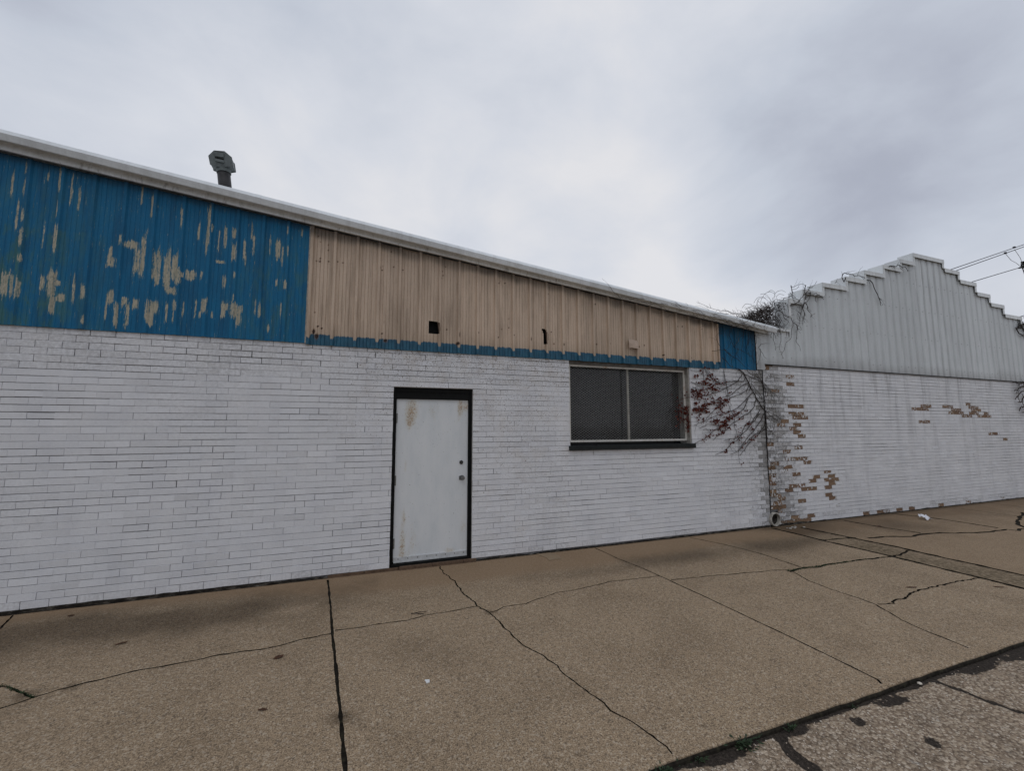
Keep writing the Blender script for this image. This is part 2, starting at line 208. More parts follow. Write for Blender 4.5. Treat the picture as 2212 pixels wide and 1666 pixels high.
PEEL = [(-2.907,4.232,0.026,0.241),(-2.904,3.908,0.016,0.206),(-2.892,3.607,0.032,0.313),(-3.154,3.799,0.025,0.14),(-3.146,3.582,0.026,0.199),(-3.135,3.366,0.031,0.106),(-3.173,4.303,0.015,0.157),(-3.166,4.082,0.012,0.235),(-2.99,3.67,0.015,0.281),(-3.008,4.243,0.009,0.096),(-2.814,4.12,0.007,0.355),(-2.745,4.069,0.007,0.291),(-3.26,4.125,0.007,0.311),(-3.2,3.822,0.009,0.309),(-3.232,3.11,0.054,0.239),(-3.176,3.085,0.032,0.225),(-3.13,3.061,0.033,0.286),(-2.889,3.135,0.069,0.308),(-2.865,2.921,0.031,0.214),(-2.958,3.142,0.034,0.184),(-2.808,3.004,0.069,0.092),(-2.838,3.156,0.035,0.062),(-2.716,3.093,0.014,0.312),(-2.639,3.086,0.047,0.173),(-2.617,2.804,0.019,0.093),(-2.418,3.062,0.049,0.16),(-2.452,2.946,0.015,0.317),(-2.361,2.875,0.03,0.27),(-2.445,3.431,0.074,0.13),(-2.458,3.527,0.037,0.162),(-2.381,3.671,0.028,0.147),(-2.315,3.639,0.064,0.083),(-2.234,3.478,0.051,0.379),(-2.184,3.518,0.039,0.546),(-2.27,3.638,0.076,0.1),(-2.238,4.202,0.01,0.254),(-2.14,4.067,0.024,0.305),(-2.055,3.452,0.066,0.333),(-2.045,3.285,0.033,0.116),(-1.965,3.396,0.066,0.435),(-1.901,3.439,0.053,0.404),(-1.861,3.342,0.041,0.202),(-1.911,3.184,0.08,0.1),(-1.753,3.373,0.096,0.119),(-1.829,3.371,0.027,0.068),(-1.656,3.385,0.016,0.137),(-1.872,4.012,0.027,0.276),(-2.303,3.026,0.05,0.097),(-2.274,2.883,0.031,0.256),(-2.213,3.003,0.05,0.129),(-2.106,2.931,0.031,0.293),(-2.057,2.986,0.078,0.147),(-2.075,2.869,0.052,0.163),(-1.874,3.02,0.04,0.15),(-1.88,2.902,0.019,0.149),(-1.942,2.93,0.013,0.214),(-1.797,2.994,0.011,0.2),(-1.619,3.951,0.037,0.58),(-1.707,3.882,0.02,0.226),(-1.582,3.938,0.02,0.106),(-1.516,3.789,0.014,0.351),(-1.456,3.87,0.029,0.266),(-1.369,3.92,0.044,0.125),(-1.364,3.688,0.052,0.212),(-1.263,3.739,0.03,0.232),(-1.175,3.806,0.021,0.288),(-1.249,3.615,0.012,0.142),(-1.488,3.564,0.086,0.039),(-1.441,3.35,0.035,0.157),(-1.343,3.424,0.021,0.088),(-0.927,3.789,0.047,0.256),(-0.88,3.722,0.022,0.276),(-0.824,3.785,0.016,0.167),(-0.835,4.027,0.009,0.149),(-0.837,3.378,0.035,0.109),(-0.924,3.386,0.012,0.108),(-1.429,3.013,0.043,0.206),(-1.401,3.05,0.043,0.104),(-1.328,3.022,0.058,0.191),(-1.28,2.958,0.049,0.225),(-1.256,3.047,0.029,0.104),(-1.688,3.005,0.011,0.219),(-1.608,3.047,0.056,0.17),(-1.643,2.942,0.019,0.101),(-1.532,2.951,0.02,0.102),(-1.123,3.077,0.012,0.211),(-1.077,3.047,0.025,0.176),(-0.866,3.085,0.012,0.18),(-0.982,2.843,0.009,0.105),(-1.2,3.966,0.009,0.271),(-0.682,4.033,0.01,0.15),(-1.337,3.178,0.011,0.105),(-1.008,3.832,0.012,0.274)]
RUSTPTS = [(-0.507,4.021,0.01,0.01),(-0.482,3.949,0.01,0.01),(-0.39,3.857,0.01,0.01),(-0.393,3.933,0.01,0.01),(-0.518,3.704,0.01,0.01),(-0.497,3.718,0.01,0.01),(-0.476,3.71,0.01,0.01),(-0.474,3.742,0.01,0.01),(-0.38,3.723,0.01,0.01),(-0.223,3.729,0.01,0.01),(-0.279,3.729,0.01,0.01),(-0.504,3.079,0.01,0.01),(-0.469,2.912,0.01,0.01),(-0.426,2.889,0.01,0.01),(0.285,3.024,0.01,0.01),(0.261,2.879,0.01,0.01),(0.223,3.723,0.01,0.01),(0.249,3.743,0.01,0.01),(0.24,3.696,0.01,0.01),(0.346,3.949,0.01,0.01),(0.383,3.753,0.01,0.01),(0.496,3.728,0.01,0.01),(1.075,2.999,0.01,0.01),(1.507,2.983,0.01,0.01),(1.791,2.942,0.01,0.01),(1.838,3.063,0.01,0.01),(1.942,3.218,0.01,0.01),(1.942,3.09,0.01,0.01),(2.015,2.986,0.01,0.01),(2.55,3.642,0.01,0.01),(2.595,3.081,0.01,0.01),(2.634,2.909,0.01,0.01),(1.818,3.74,0.01,0.01),(1.799,3.71,0.01,0.01),(1.885,3.72,0.01,0.01),(1.004,3.774,0.01,0.01),(1.014,3.722,0.01,0.01),(0.997,3.679,0.01,0.01),(1.046,3.85,0.01,0.01),(3.346,2.955,0.012,0.012),(3.583,2.981,0.012,0.012),(4.213,2.993,0.012,0.012),(4.113,2.965,0.012,0.012),(4.561,2.856,0.012,0.012),(4.981,3.361,0.012,0.012),(4.863,3.421,0.012,0.012),(4.886,3.353,0.012,0.012),(5.365,3.341,0.012,0.012),(5.651,3.287,0.012,0.012),(3.338,3.569,0.012,0.012),(2.634,2.913,0.012,0.012),(2.786,2.908,0.012,0.012),(5.143,2.847,0.012,0.012),(5.473,2.799,0.012,0.012),(-0.511,2.847,0.018,0.03),(-0.478,2.792,0.02,0.035),(0.306,2.793,0.025,0.02),(1.221,2.814,0.024,0.022),(1.246,2.937,0.008,0.04),(2.272,2.95,0.01,0.03),(2.784,2.91,0.008,0.03)]

# =====================================================================
#  PAVEMENT, ROAD
# =====================================================================
def gnz(x, y, s, k=0.0): return mnoise.noise(Vector((x*s+k, y*s-k, k*.37)))
def sst(a, b, x):
    t = min(1, max(0, (x-a)/(b-a))); return t*t*(3-2*t)
# --- pavement material: attributes warm, dark, rough are stains and wear; dark also holds the kerb face's painted shade
m_pave, g, b = mat('pavement_concrete', .88, .2)
v = g.obj(); warm, dark, rgh = g.attr('warm'), g.attr('dark'), g.attr('rough')
n1 = g.noise(v, 125, 3, .62); n2 = g.noise(v, 30, 4, .6); n3 = g.noise(v, 1.7, 6, .62); n4 = g.noise(v, 9, 5, .6)
vd = g.vor(v, 95, 'F1', 1); vs = g.sep(vd)
c = g.ramp(n1, [(.30, (.085, .058, .036)), (.44, (.262, .192, .124)), (.54, (.350, .262, .172)), (.64, (.47, .365, .255)), (.76, (.66, .545, .41))])
sp = g.m('GREATER_THAN', vs[0], .87); c = g.mix(g.m('MULTIPLY', sp, .45), c, (.54, .46, .36))
sp2 = g.m('LESS_THAN', vs[0], .10); c = g.mix(g.m('MULTIPLY', sp2, .5), c, (.09, .07, .055))
c = g.mix(.8, c, g.ramp(n2, [(.3, (.72, .72, .72)), (.5, (1, 1, 1)), (.7, (1.2, 1.19, 1.17))]), 'MULTIPLY')
c = g.mix(.9, c, g.ramp(n3, [(.3, (.82, .81, .80)), (.5, (1, 1, 1)), (.7, (1.08, 1.08, 1.08))]), 'MULTIPLY')
wn = g.m('MULTIPLY', warm, g.sm(g.m('ADD', n4, g.m('MULTIPLY', warm, .35)), .35, .6))
c = g.mix(wn, c, g.mix(.6, (.245, .165, .098), g.mix(.5, c, (.265, .18, .11))))
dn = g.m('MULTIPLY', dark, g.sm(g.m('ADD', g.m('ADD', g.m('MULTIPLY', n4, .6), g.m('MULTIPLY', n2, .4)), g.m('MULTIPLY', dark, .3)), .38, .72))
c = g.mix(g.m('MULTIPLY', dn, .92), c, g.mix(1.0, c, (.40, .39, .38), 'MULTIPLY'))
rc = g.ramp(g.noise(v, 38, 5, .7, sc=(1, .45, 1)), [(.34, (.03, .024, .013)), (.45, (.10, .076, .045)), (.54, (.22, .165, .105)), (.66, (.40, .32, .22))])
c = g.mix(g.m('MULTIPLY', rgh, .85), c, rc)
g.put(b.inputs['Base Color'], c)
bump(g, b, g.m('ADD', g.m('MULTIPLY', n1, .7), g.m('MULTIPLY', n2, .5)), .006, .8)
m_crack_kerb, g, b = mat('crack_soil_kerb_shade', .95, .1); v = g.obj()
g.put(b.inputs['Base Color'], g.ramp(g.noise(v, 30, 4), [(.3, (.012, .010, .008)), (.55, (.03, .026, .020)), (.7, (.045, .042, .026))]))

# cracks and joints: (polyline, width, wander, step)
CR = [
 ([(-6,-1.83),(-2.6,-1.80),(-1.995,-1.728),(-1.932,-1.7),(-1.87,-1.663),(-1.783,-1.613),(-1.706,-1.589),(-1.583,-1.566),(-1.418,-1.518),(-1.243,-1.522),(-1.088,-1.508),(-.914,-1.48),(-.672,-1.499),(-.493,-1.486),(-.329,-1.437),(-.135,-1.425)], .0115, .0035, .035),
 ([(-3.6,-.9),(-2.8,-1.25),(-2.184,-1.404),(-2.071,-1.493),(-1.96,-1.579),(-1.87,-1.663)], .013, .004, .035),
 ([(-2.904,-.02),(-2.847,-.216),(-2.818,-.318),(-2.80,-.7),(-2.9,-1.22)], .012, .004, .04),
 ([(-.252,-.005),(-.199,-.576),(-.126,-1.467),(-.078,-2.006),(-.037,-2.466),(-.019,-2.706),(.004,-2.965),(.01,-3.44)], .020, .0012, .05),
 ([(-.115,-1.367),(.063,-1.379),(.236,-1.379),(.481,-1.39),(.699,-1.345),(.906,-1.349),(1.155,-1.324)], .0095, .003, .035),
 ([(1.024,-.03),(1.026,-.294),(1.087,-.589),(1.09,-.95),(1.137,-1.197),(1.155,-1.324),(1.221,-1.496),(1.236,-1.645),(1.245,-1.833),(1.264,-1.973)], .013, .006, .03),
 ([(1.264,-1.973),(1.287,-2.121),(1.326,-2.245),(1.372,-2.342),(1.416,-2.509),(1.425,-2.631),(1.449,-2.759),(1.474,-2.871),(1.499,-2.975),(1.505,-3.049),(1.554,-3.148),(1.59,-3.242),(1.604,-3.316),(1.622,-3.405),(1.616,-3.455)], .0085, .004, .03),
 ([(1.221,-1.496),(1.3,-1.49),(1.384,-1.435),(1.464,-1.433),(1.606,-1.433),(1.778,-1.373),(2.017,-1.298),(2.234,-1.292),(2.513,-1.259),(2.692,-1.221),(2.957,-1.241),(3.341,-1.271)], .0085, .003, .03),
 ([(3.242,-.02),(3.266,-.556),(3.33,-.985),(3.349,-1.326),(3.366,-1.882),(3.377,-2.233),(3.388,-2.598),(3.391,-2.898),(3.389,-3.282),(3.387,-3.42),(3.352,-3.455)], .0145, .0016, .05),
 ([(4.925,-.05),(5.072,-.427),(5.171,-.835),(5.196,-1.163),(5.18,-1.37),(5.166,-1.627)], .018, .003, .04),
 ([(3.38,-1.414),(3.772,-1.459),(4.167,-1.516),(4.672,-1.579),(4.896,-1.629),(4.926,-1.679)], .014, .004, .035),
 ([(4.88,-1.69),(5.0,-1.665),(5.165,-1.65),(5.407,-1.695),(5.774,-1.691),(6.216,-1.709),(6.735,-1.75)], .030, .008, .04),
 ([(6.735,-1.75),(6.931,-1.739),(7.08,-1.70),(7.252,-1.662)], .028, .008, .03),
 ([(6.676,-.05),(6.685,-.58),(6.672,-.925),(6.697,-1.241),(6.711,-1.711),(6.717,-2.024),(6.706,-2.373),(6.712,-2.599),(6.70,-2.935),(6.70,-3.45)], .058, .002, .05),
 ([(7.166,-.2),(7.235,-.749),(7.253,-1.078),(7.308,-1.509),(7.293,-1.875),(7.293,-2.216),(7.287,-2.735),(7.28,-3.45)], .062, .004, .05),
 ([(6.709,-.881),(7.064,-.923),(7.315,-.967)], .036, .006, .03),
 ([(7.475,-1.034),(7.796,-1.074),(8.243,-1.22),(8.434,-1.201),(8.734,-1.205),(9.14,-1.31),(9.438,-1.462),(9.716,-1.487),(10.258,-1.483),(10.318,-1.607),(10.7,-1.56),(10.875,-1.45),(11.066,-1.334),(11.667,-1.157),(12.547,-.864)], .050, .012, .09),
 ([(4.926,-1.679),(4.798,-1.986),(4.774,-2.244),(4.786,-2.519),(4.763,-2.642),(4.609,-2.923),(4.554,-3.151),(4.521,-3.40)], .011, .003, .04),
 ([(4.799,-2.641),(4.962,-2.659),(5.098,-2.636),(5.201,-2.659),(5.465,-2.586),(5.726,-2.567),(5.901,-2.563),(6.253,-2.561),(6.702,-2.603)], .019, .008, .03),
 ([(8.446,-.1),(8.467,-.541),(8.519,-.784),(8.605,-1.148)], .045, .002, .05),
 ([(9.958,-.04),(10.172,-.397),(10.25,-.7),(10.259,-1.4)], .055, .002, .05),
 ([(11.9,-.1),(11.95,-1.1)], .012, .002, .05), ([(13.4,-.1),(13.45,-3.4)], .012, .002, .05), ([(10.3,-1.7),(10.35,-3.4)], .012, .002, .05),
]
def stains(x, y):
    d = -y; w = 0; k = 0; q = gnz(x, y, .9, 3.1); q2 = gnz(x, y, 2.7, 9.2)
    # warm, fine-textured cement band by the wall
    edge = .18 if x < -1.4 else (.18+.5*sst(-1.4, .6, x) if x < .6 else .68-.12*sst(2.4, 5.0, x))
    w = 1-sst(edge-.10+q*.10, edge+.16+q*.12, d)
    # grey damp band outside it
    if x < .3:
        cen = .62; k = (1.05+.5*q2)*math.exp(-((d-cen-q*.25)/.42)**2)*(1-.55*sst(-1.1, .1, x))*(1 if d > .12 else d/.12)
    elif x < 3.2: k = math.exp(-((d-.86-q*.1)/.20)**2)*.55*(.35+.65*sst(1.3, 2.7, x))
    elif x < 6.7: k = math.exp(-((d-.80-q*.1)/.30)**2)*(.75+q*.5)
    elif x < 7.27: k = .8*(1-sst(.35, 1.0, d))+.25
    else: k = .55*(1-sst(.2, 1.9, d))+.18*q2; w = max(w, .55)
    if x < -1.2: k += .25*max(0, q2+.2)*sst(.2, .6, d)*(1-sst(1.0, 1.5, d))
    # paler worn patches
    k -= .5*math.exp(-(((x+.52)/.28)**2+((d-.80)/.12)**2))
    # dark dirty foot of the wall by the drain pipe
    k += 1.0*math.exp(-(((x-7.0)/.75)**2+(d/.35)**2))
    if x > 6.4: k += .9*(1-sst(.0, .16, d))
    for (bx, by, br, ba) in ((-.005,-2.55,.05,2.5),(-1.96,-1.62,.07,1.0),(-1.72,-1.60,.04,1.0),(1.683,-2.665,.012,2),(1.261,-3.26,.03,1),(1.13,-3.30,.02,1.2),(2.66,-3.22,.022,2.2),(.55,-1.95,.3,.35),(2.3,-1.6,.5,.12),(-.21,-.76,.02,2),(-.13,-1.72,.02,2),(1.22,-1.50,.05,1.2),(-.1,-2.0,.03,.6),(.8,-2.9,.35,.25),(2.5,-2.6,.4,.15),(5.8,-2.1,.3,.2),(8.9,-.75,.5,.4),(5.6,-1.0,.5,.3)):
        k += ba*math.exp(-(((x-bx)**2+(y-by)**2)/br**2))
    if x < -.2: k += .07+.10*max(0, q)
    r = 0
    if 6.70 < x < 7.28: r = sst(.55, 1.3, d)*(.55+.6*sst(-.2, .35, q2))
    return min(1, max(0, w)), min(1, max(0, k)), min(1, max(0, r))

def pavement():
    X0, X1, Y0, Y1 = -6.0, 17.0, -3.47, -.012
    vs = [(X0, Y0), (X1, Y0), (X1, Y1), (X0, Y1)]; faces = [[0, 1, 2, 3]]
    for i, (pl, w, am, st) in enumerate(CR):
        pts = jit(pl, st, am, seed=i+1, rough=.6); r = random.Random(100+i); L = len(pts)
        ws = [w*.5*(.7+.7*r.random()) for _ in pts]
        sd = []
        for j, p in enumerate(pts):
            t = (pts[min(j+1, L-1)]-pts[max(j-1, 0)]).normalized(); n = Vector((-t.y, t.x))*ws[j]*(1.3 if w < .013 else 1.0)
            sd.append((p+n, p-n))
        for j in range(L-1):
            q = [sd[j][0], sd[j][1], sd[j+1][1], sd[j+1][0]]
            if all(X0 < a.x < X1 and Y0 < a.y < Y1-.001 for a in q):
                n = len(vs); vs += [(a.x, a.y) for a in q]; faces.append([n, n+1, n+2, n+3])
    x = X0+.05
    while x < X1:
        y = Y0+.05
        while y < Y1-.02:
            vs.append((x+rng.uniform(-.01, .01), y+rng.uniform(-.01, .01))); y += .085 if y > -1.9 else .12
        x += .10 if x < 9 else .16
    res = delaunay_2d_cdt([Vector(a) for a in vs], [], faces, 1, 1e-5)
    V, Fc, of = res[0], res[2], res[5]
    top = [f for f, o in zip(Fc, of) if all(k == 0 for k in o) and o]
    bot = [f for f, o in zip(Fc, of) if any(k > 0 for k in o)]
    verts = [(a.x, a.y, 0.0) for a in V]; nv = len(verts)
    verts += [(a.x, a.y, -.016) for a in V]
    fl = [tuple(f) for f in top]; mi = [0]*len(fl)
    te = {}
    for f in top:
        for a, c in zip(f, f[1:]+f[:1]): te[(a, c)] = 1
    for f in bot:
        fl.append(tuple(nv+i for i in f)); mi.append(1)
        for a, c in zip(f, f[1:]+f[:1]):
            if (c, a) in te: fl.append((c, a, nv+a, nv+c)); mi.append(1)
    st = [stains(q[0], q[1]) for q in verts]
    # the kerb nose, and plain slabs beyond the detailed stretch
    def add(rows, x0, x1, n):
        base = len(verts)
        for i in range(n+1):
            x = x0+(x1-x0)*i/n
            for (y, z) in rows:
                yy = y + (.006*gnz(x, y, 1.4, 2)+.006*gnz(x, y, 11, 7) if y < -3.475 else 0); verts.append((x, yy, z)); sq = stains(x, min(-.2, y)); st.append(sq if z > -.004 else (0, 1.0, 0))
        k = len(rows)
        for i in range(n):
            for j in range(k-1):
                a = base+i*k+j; fl.append((a, a+k, a+k+1, a+1)); mi.append(1 if verts[a+1][2] < -.012 else 0)  # lower kerb face gets near-black crack colour as painted shade
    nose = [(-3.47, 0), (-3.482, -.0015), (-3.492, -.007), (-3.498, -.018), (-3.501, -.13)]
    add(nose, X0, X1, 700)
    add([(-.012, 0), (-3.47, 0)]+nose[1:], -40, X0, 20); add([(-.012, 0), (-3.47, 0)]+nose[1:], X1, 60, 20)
    me = bpy.data.meshes.new('pavement'); me.from_pydata(verts, [], fl); me.polygons.foreach_set('material_index', mi)
    for i, nm in enumerate(('warm', 'dark', 'rough')):
        a = me.attributes.new(nm, 'FLOAT', 'POINT'); a.data.foreach_set('value', [q[i] for q in st])
    me.update(); bm = bmesh.new(); bm.from_mesh(me); bmesh.ops.recalc_face_normals(bm, faces=bm.faces); bm.to_mesh(me); bm.free()
    o = link('pavement', me, [m_pave, m_crack_kerb]); tag(o, 'cracked brown concrete pavement along the foot of the white brick wall', 'pavement', kind='structure')
pavement()

# --- road
m_road, g, b = mat('road_concrete', .9, .2)
v = g.obj(); dirt = g.attr('dirt'); tar = g.attr('tar')
vo = g.vor(v, 62, 'F1', 1); vf = g.vor(v, 62, 'F1', 0); vs = g.sep(vo); vo2 = g.vor(v, 24, 'F1', 0)
n1 = g.noise(v, 60, 4, .65); n2 = g.noise(v, 6, 5, .6); n3 = g.noise(v, 18, 5, .65)
c = g.ramp(vs[0], [(0, (.22, .165, .115)), (.3, (.32, .245, .175)), (.6, (.39, .31, .225)), (.85, (.48, .395, .30)), (1, (.60, .51, .405))])
c = g.mix(g.m('MULTIPLY', g.sm(vf, .45, .8), .75), c, (.14, .10, .07))
c = g.mix(.85, c, g.ramp(n1, [(.3, (.55, .54, .53)), (.5, (1, 1, 1)), (.7, (1.2, 1.18, 1.15))]), 'MULTIPLY')
c = g.mix(1, c, g.ramp(n2, [(.3, (.75, .75, .76)), (.5, (1, 1, 1)), (.7, (1.12, 1.12, 1.12))]), 'MULTIPLY')
c = g.mix(g.sm(n3, .62, .72), c, g.mix(.5, c, (.35, .33, .30)))
dm = g.sm(g.m('ADD', dirt, g.m('MULTIPLY', g.m('SUBTRACT', n3, .5), 1.3)), .42, .58)
c = g.mix(dm, c, g.ramp(n1, [(.35, (.022, .017, .013)), (.6, (.05, .040, .032)), (.75, (.11, .09, .07))]))
g.put(b.inputs['Base Color'], c)
bump(g, b, g.m('SUBTRACT', g.m('MULTIPLY', n1, .5), g.m('MULTIPLY', vf, .8)), .014, .9)
mb = MB(); dv = []
def pdist(x, y, pl):
    best = 9
    for (ax, ay), (bx, by) in zip(pl[:-1], pl[1:]):
        dx, dy = bx-ax, by-ay; t = max(0, min(1, ((x-ax)*dx+(y-ay)*dy)/(dx*dx+dy*dy)))
        best = min(best, math.hypot(x-ax-t*dx, y-ay-t*dy))
    return best
T1 = [(2.30,-3.45),(2.29,-3.55),(2.245,-3.65),(2.26,-3.9),(2.3,-4.4),(2.3,-6.5)]
T2 = [(3.70,-3.46),(3.77,-3.5),(3.81,-3.6),(3.83,-3.75),(3.86,-3.88),(3.95,-4.1),(4.0,-4.8),(4.0,-6.5)]
T3 = [(5.2,-3.45),(5.3,-3.7),(5.5,-4.2),(5.5,-6)]
def rdirt(x, y):
    d = -3.5-y; q = gnz(x, y, 3.3, 5); q2 = gnz(x, y, 9, 1)
    v = 1.05*(1-sst(.008+.03*max(0, q+.2), .035+.13*max(0, q+.15), d))
    v = max(v, 1.1*(1-sst(.020, .05, pdist(x, y, T1)+q2*.02)), 1.1*(1-sst(.008, .026, pdist(x, y, T2)+q2*.01)), (1-sst(.03, .06, pdist(x, y, T3)+q2*.02)))
    for bx, by, rx, ry in ((2.85,-3.60,.05,.05),(3.27,-3.56,.16,.05),(2.45,-3.53,.14,.05),(4.3,-3.55,.30,.05),(4.9,-3.56,.35,.07),(3.05,-3.86,.05,.05),(1.9,-3.55,.2,.03),(3.6,-3.51,.2,.03)):
        v = max(v, 1.0*math.exp(-(((x-bx)/rx)**2+((y-by)/ry)**2)))
    return min(1.2, max(0, v))
def grid(mbx, x0, x1, nx, y0, y1, ny, zf):
    n = len(mbx.v)
    for j in range(ny+1):
        for i in range(nx+1):
            x = x0+(x1-x0)*i/nx; y = y0+(y1-y0)*j/ny
            mbx.v.append((x, y, zf(x, y))); dv.append(rdirt(x, y))
    for j in range(ny):
        for i in range(nx):
            a = n+j*(nx+1)+i; mbx.f.append((a, a+1, a+nx+2, a+nx+1)); mbx.mi.append(0)
def rz(x, y):
    z = -.052 - .006*sst(0, 1, rdirt(x, y)) + .003*gnz(x, y, 7, 2) if y > -5.0 and .5 < x < 7.2 else -.052
    return z+.026
grid(mb, .6, 7.0, 250, -4.9, -3.495, 56, rz)
rest = lambda x, y: -.026
grid(mb, -60, .6, 6, -14, -3.495, 4, rest); grid(mb, 7.0, 80, 6, -14, -3.495, 4, rest); grid(mb, .6, 7.0, 2, -14, -4.9, 2, rest)
mb.at['dirt'] = dv
tag(mb.build('road', m_road), 'rough exposed aggregate roadway with dark filled joints beyond the kerb', 'road', kind='structure')
mb = MB(); mb.quad((-400, -400, -.14), (400, -400, -.14), (400, 400, -.14), (-400, 400, -.14))
tag(mb.build('ground', flat('bare_ground', (.16, .14, .10), .95, .2, .6)), 'flat ground under the street and the buildings', 'ground', kind='structure')

# =====================================================================
#  BRICK WALLS
# =====================================================================
m_brick, g, b = mat('painted_brick', .62, .35)
v = g.obj(); bare, dirt, tone, spk = g.attr('bare'), g.attr('dirt'), g.attr('tone'), g.attr('speck')
nf = g.noise(v, 160, 3, .6); nm = g.noise(v, 34, 5, .65); nb = g.noise(v, 3.0, 5, .6); nh = g.noise(v, 1.3, 5, .65, sc=(3.2, 1, .35))
paint = g.ramp(nb, [(.3, (.69, .70, .735)), (.5, (.745, .753, .78)), (.7, (.785, .79, .81))])
paint = g.mix(1, paint, g.ramp(tone, [(0, (.93, .93, .93)), (.5, (1, 1, 1)), (1, (1.035, 1.035, 1.035))]), 'MULTIPLY')
paint = g.mix(.5, paint, g.ramp(nf, [(.3, (.88, .88, .88)), (.6, (1.04, 1.04, 1.04))]), 'MULTIPLY')
# grime that has settled in patches
gr = g.m('MULTIPLY', dirt, g.sm(g.m('ADD', nm, g.m('MULTIPLY', dirt, .25)), .42, .70))
paint = g.mix(g.m('MULTIPLY', gr, .85), paint, (.12, .11, .095))
# vertical run-off streaks
xz = g.sep(v); stk = g.attr('streak')
paint = g.mix(g.m('MULTIPLY', stk, g.sm(nh, .48, .66)), paint, (.30, .30, .31))
# rusty specks and chips
sp = g.m('MULTIPLY', g.m('GREATER_THAN', g.m('ADD', g.noise(v, 75, 2, .5), g.m('MULTIPLY', spk, .09)), .735), g.sm(spk, .05, .4))
paint = g.mix(g.m('MULTIPLY', sp, .85), paint, (.11, .075, .05))
sp = g.m('MULTIPLY', g.m('SUBTRACT', g.noise(v, 4, 5, .65), .47), g.m('MULTIPLY', spk, 1.3))
paint = g.mix(g.m('MAXIMUM', sp, 0), paint, (.46, .37, .27))
brk = g.ramp(g.noise(v, 22, 5, .7), [(.3, (.09, .056, .038)), (.5, (.215, .140, .090)), (.7, (.31, .22, .15))])
brk = g.mix(.45, brk, g.mix(tone, (.14, .075, .055), (.33, .225, .135)))
bm_ = g.sm(g.m('ADD', bare, g.m('MULTIPLY', g.m('SUBTRACT', g.noise(v, 26, 4, .6), .5), .75)), .47, .53)
g.put(b.inputs['Base Color'], g.mix(bm_, paint, brk))
g.put(b.inputs['Roughness'], g.m('ADD', .55, g.m('MULTIPLY', bm_, .35)))
bump(g, b, g.m('ADD', g.m('MULTIPLY', nm, .8), g.m('SUBTRACT', g.m('MULTIPLY', nf, .25), g.m('MULTIPLY', bm_, 1.2))), .003, .7)
m_mort, g, b = mat('painted_mortar', .85, .2)
v = g.obj()
n = g.noise(v, 2.6, 6, .7, sc=(1, 1, 5)); n2 = g.noise(v, 30, 4, .6)
f = g.m('ADD', g.m('MULTIPLY', n, .75), g.m('MULTIPLY', n2, .25))
g.put(b.inputs['Base Color'], g.ramp(f, [(.34, (.03, .03, .03)), (.46, (.11, .11, .115)), (.58, (.24, .245, .255)), (.72, (.46, .465, .48))]))
m_paintwall = flat('painted_reveal', (.42, .40, .38), .8, .25, 18)
m_black = flat('black_paint_gap_dark', (.007, .0075, .0075), .6, .3, 20, spec=.15)  # black paint; also stands for darkness behind the siding and beside the window
m_tar = None

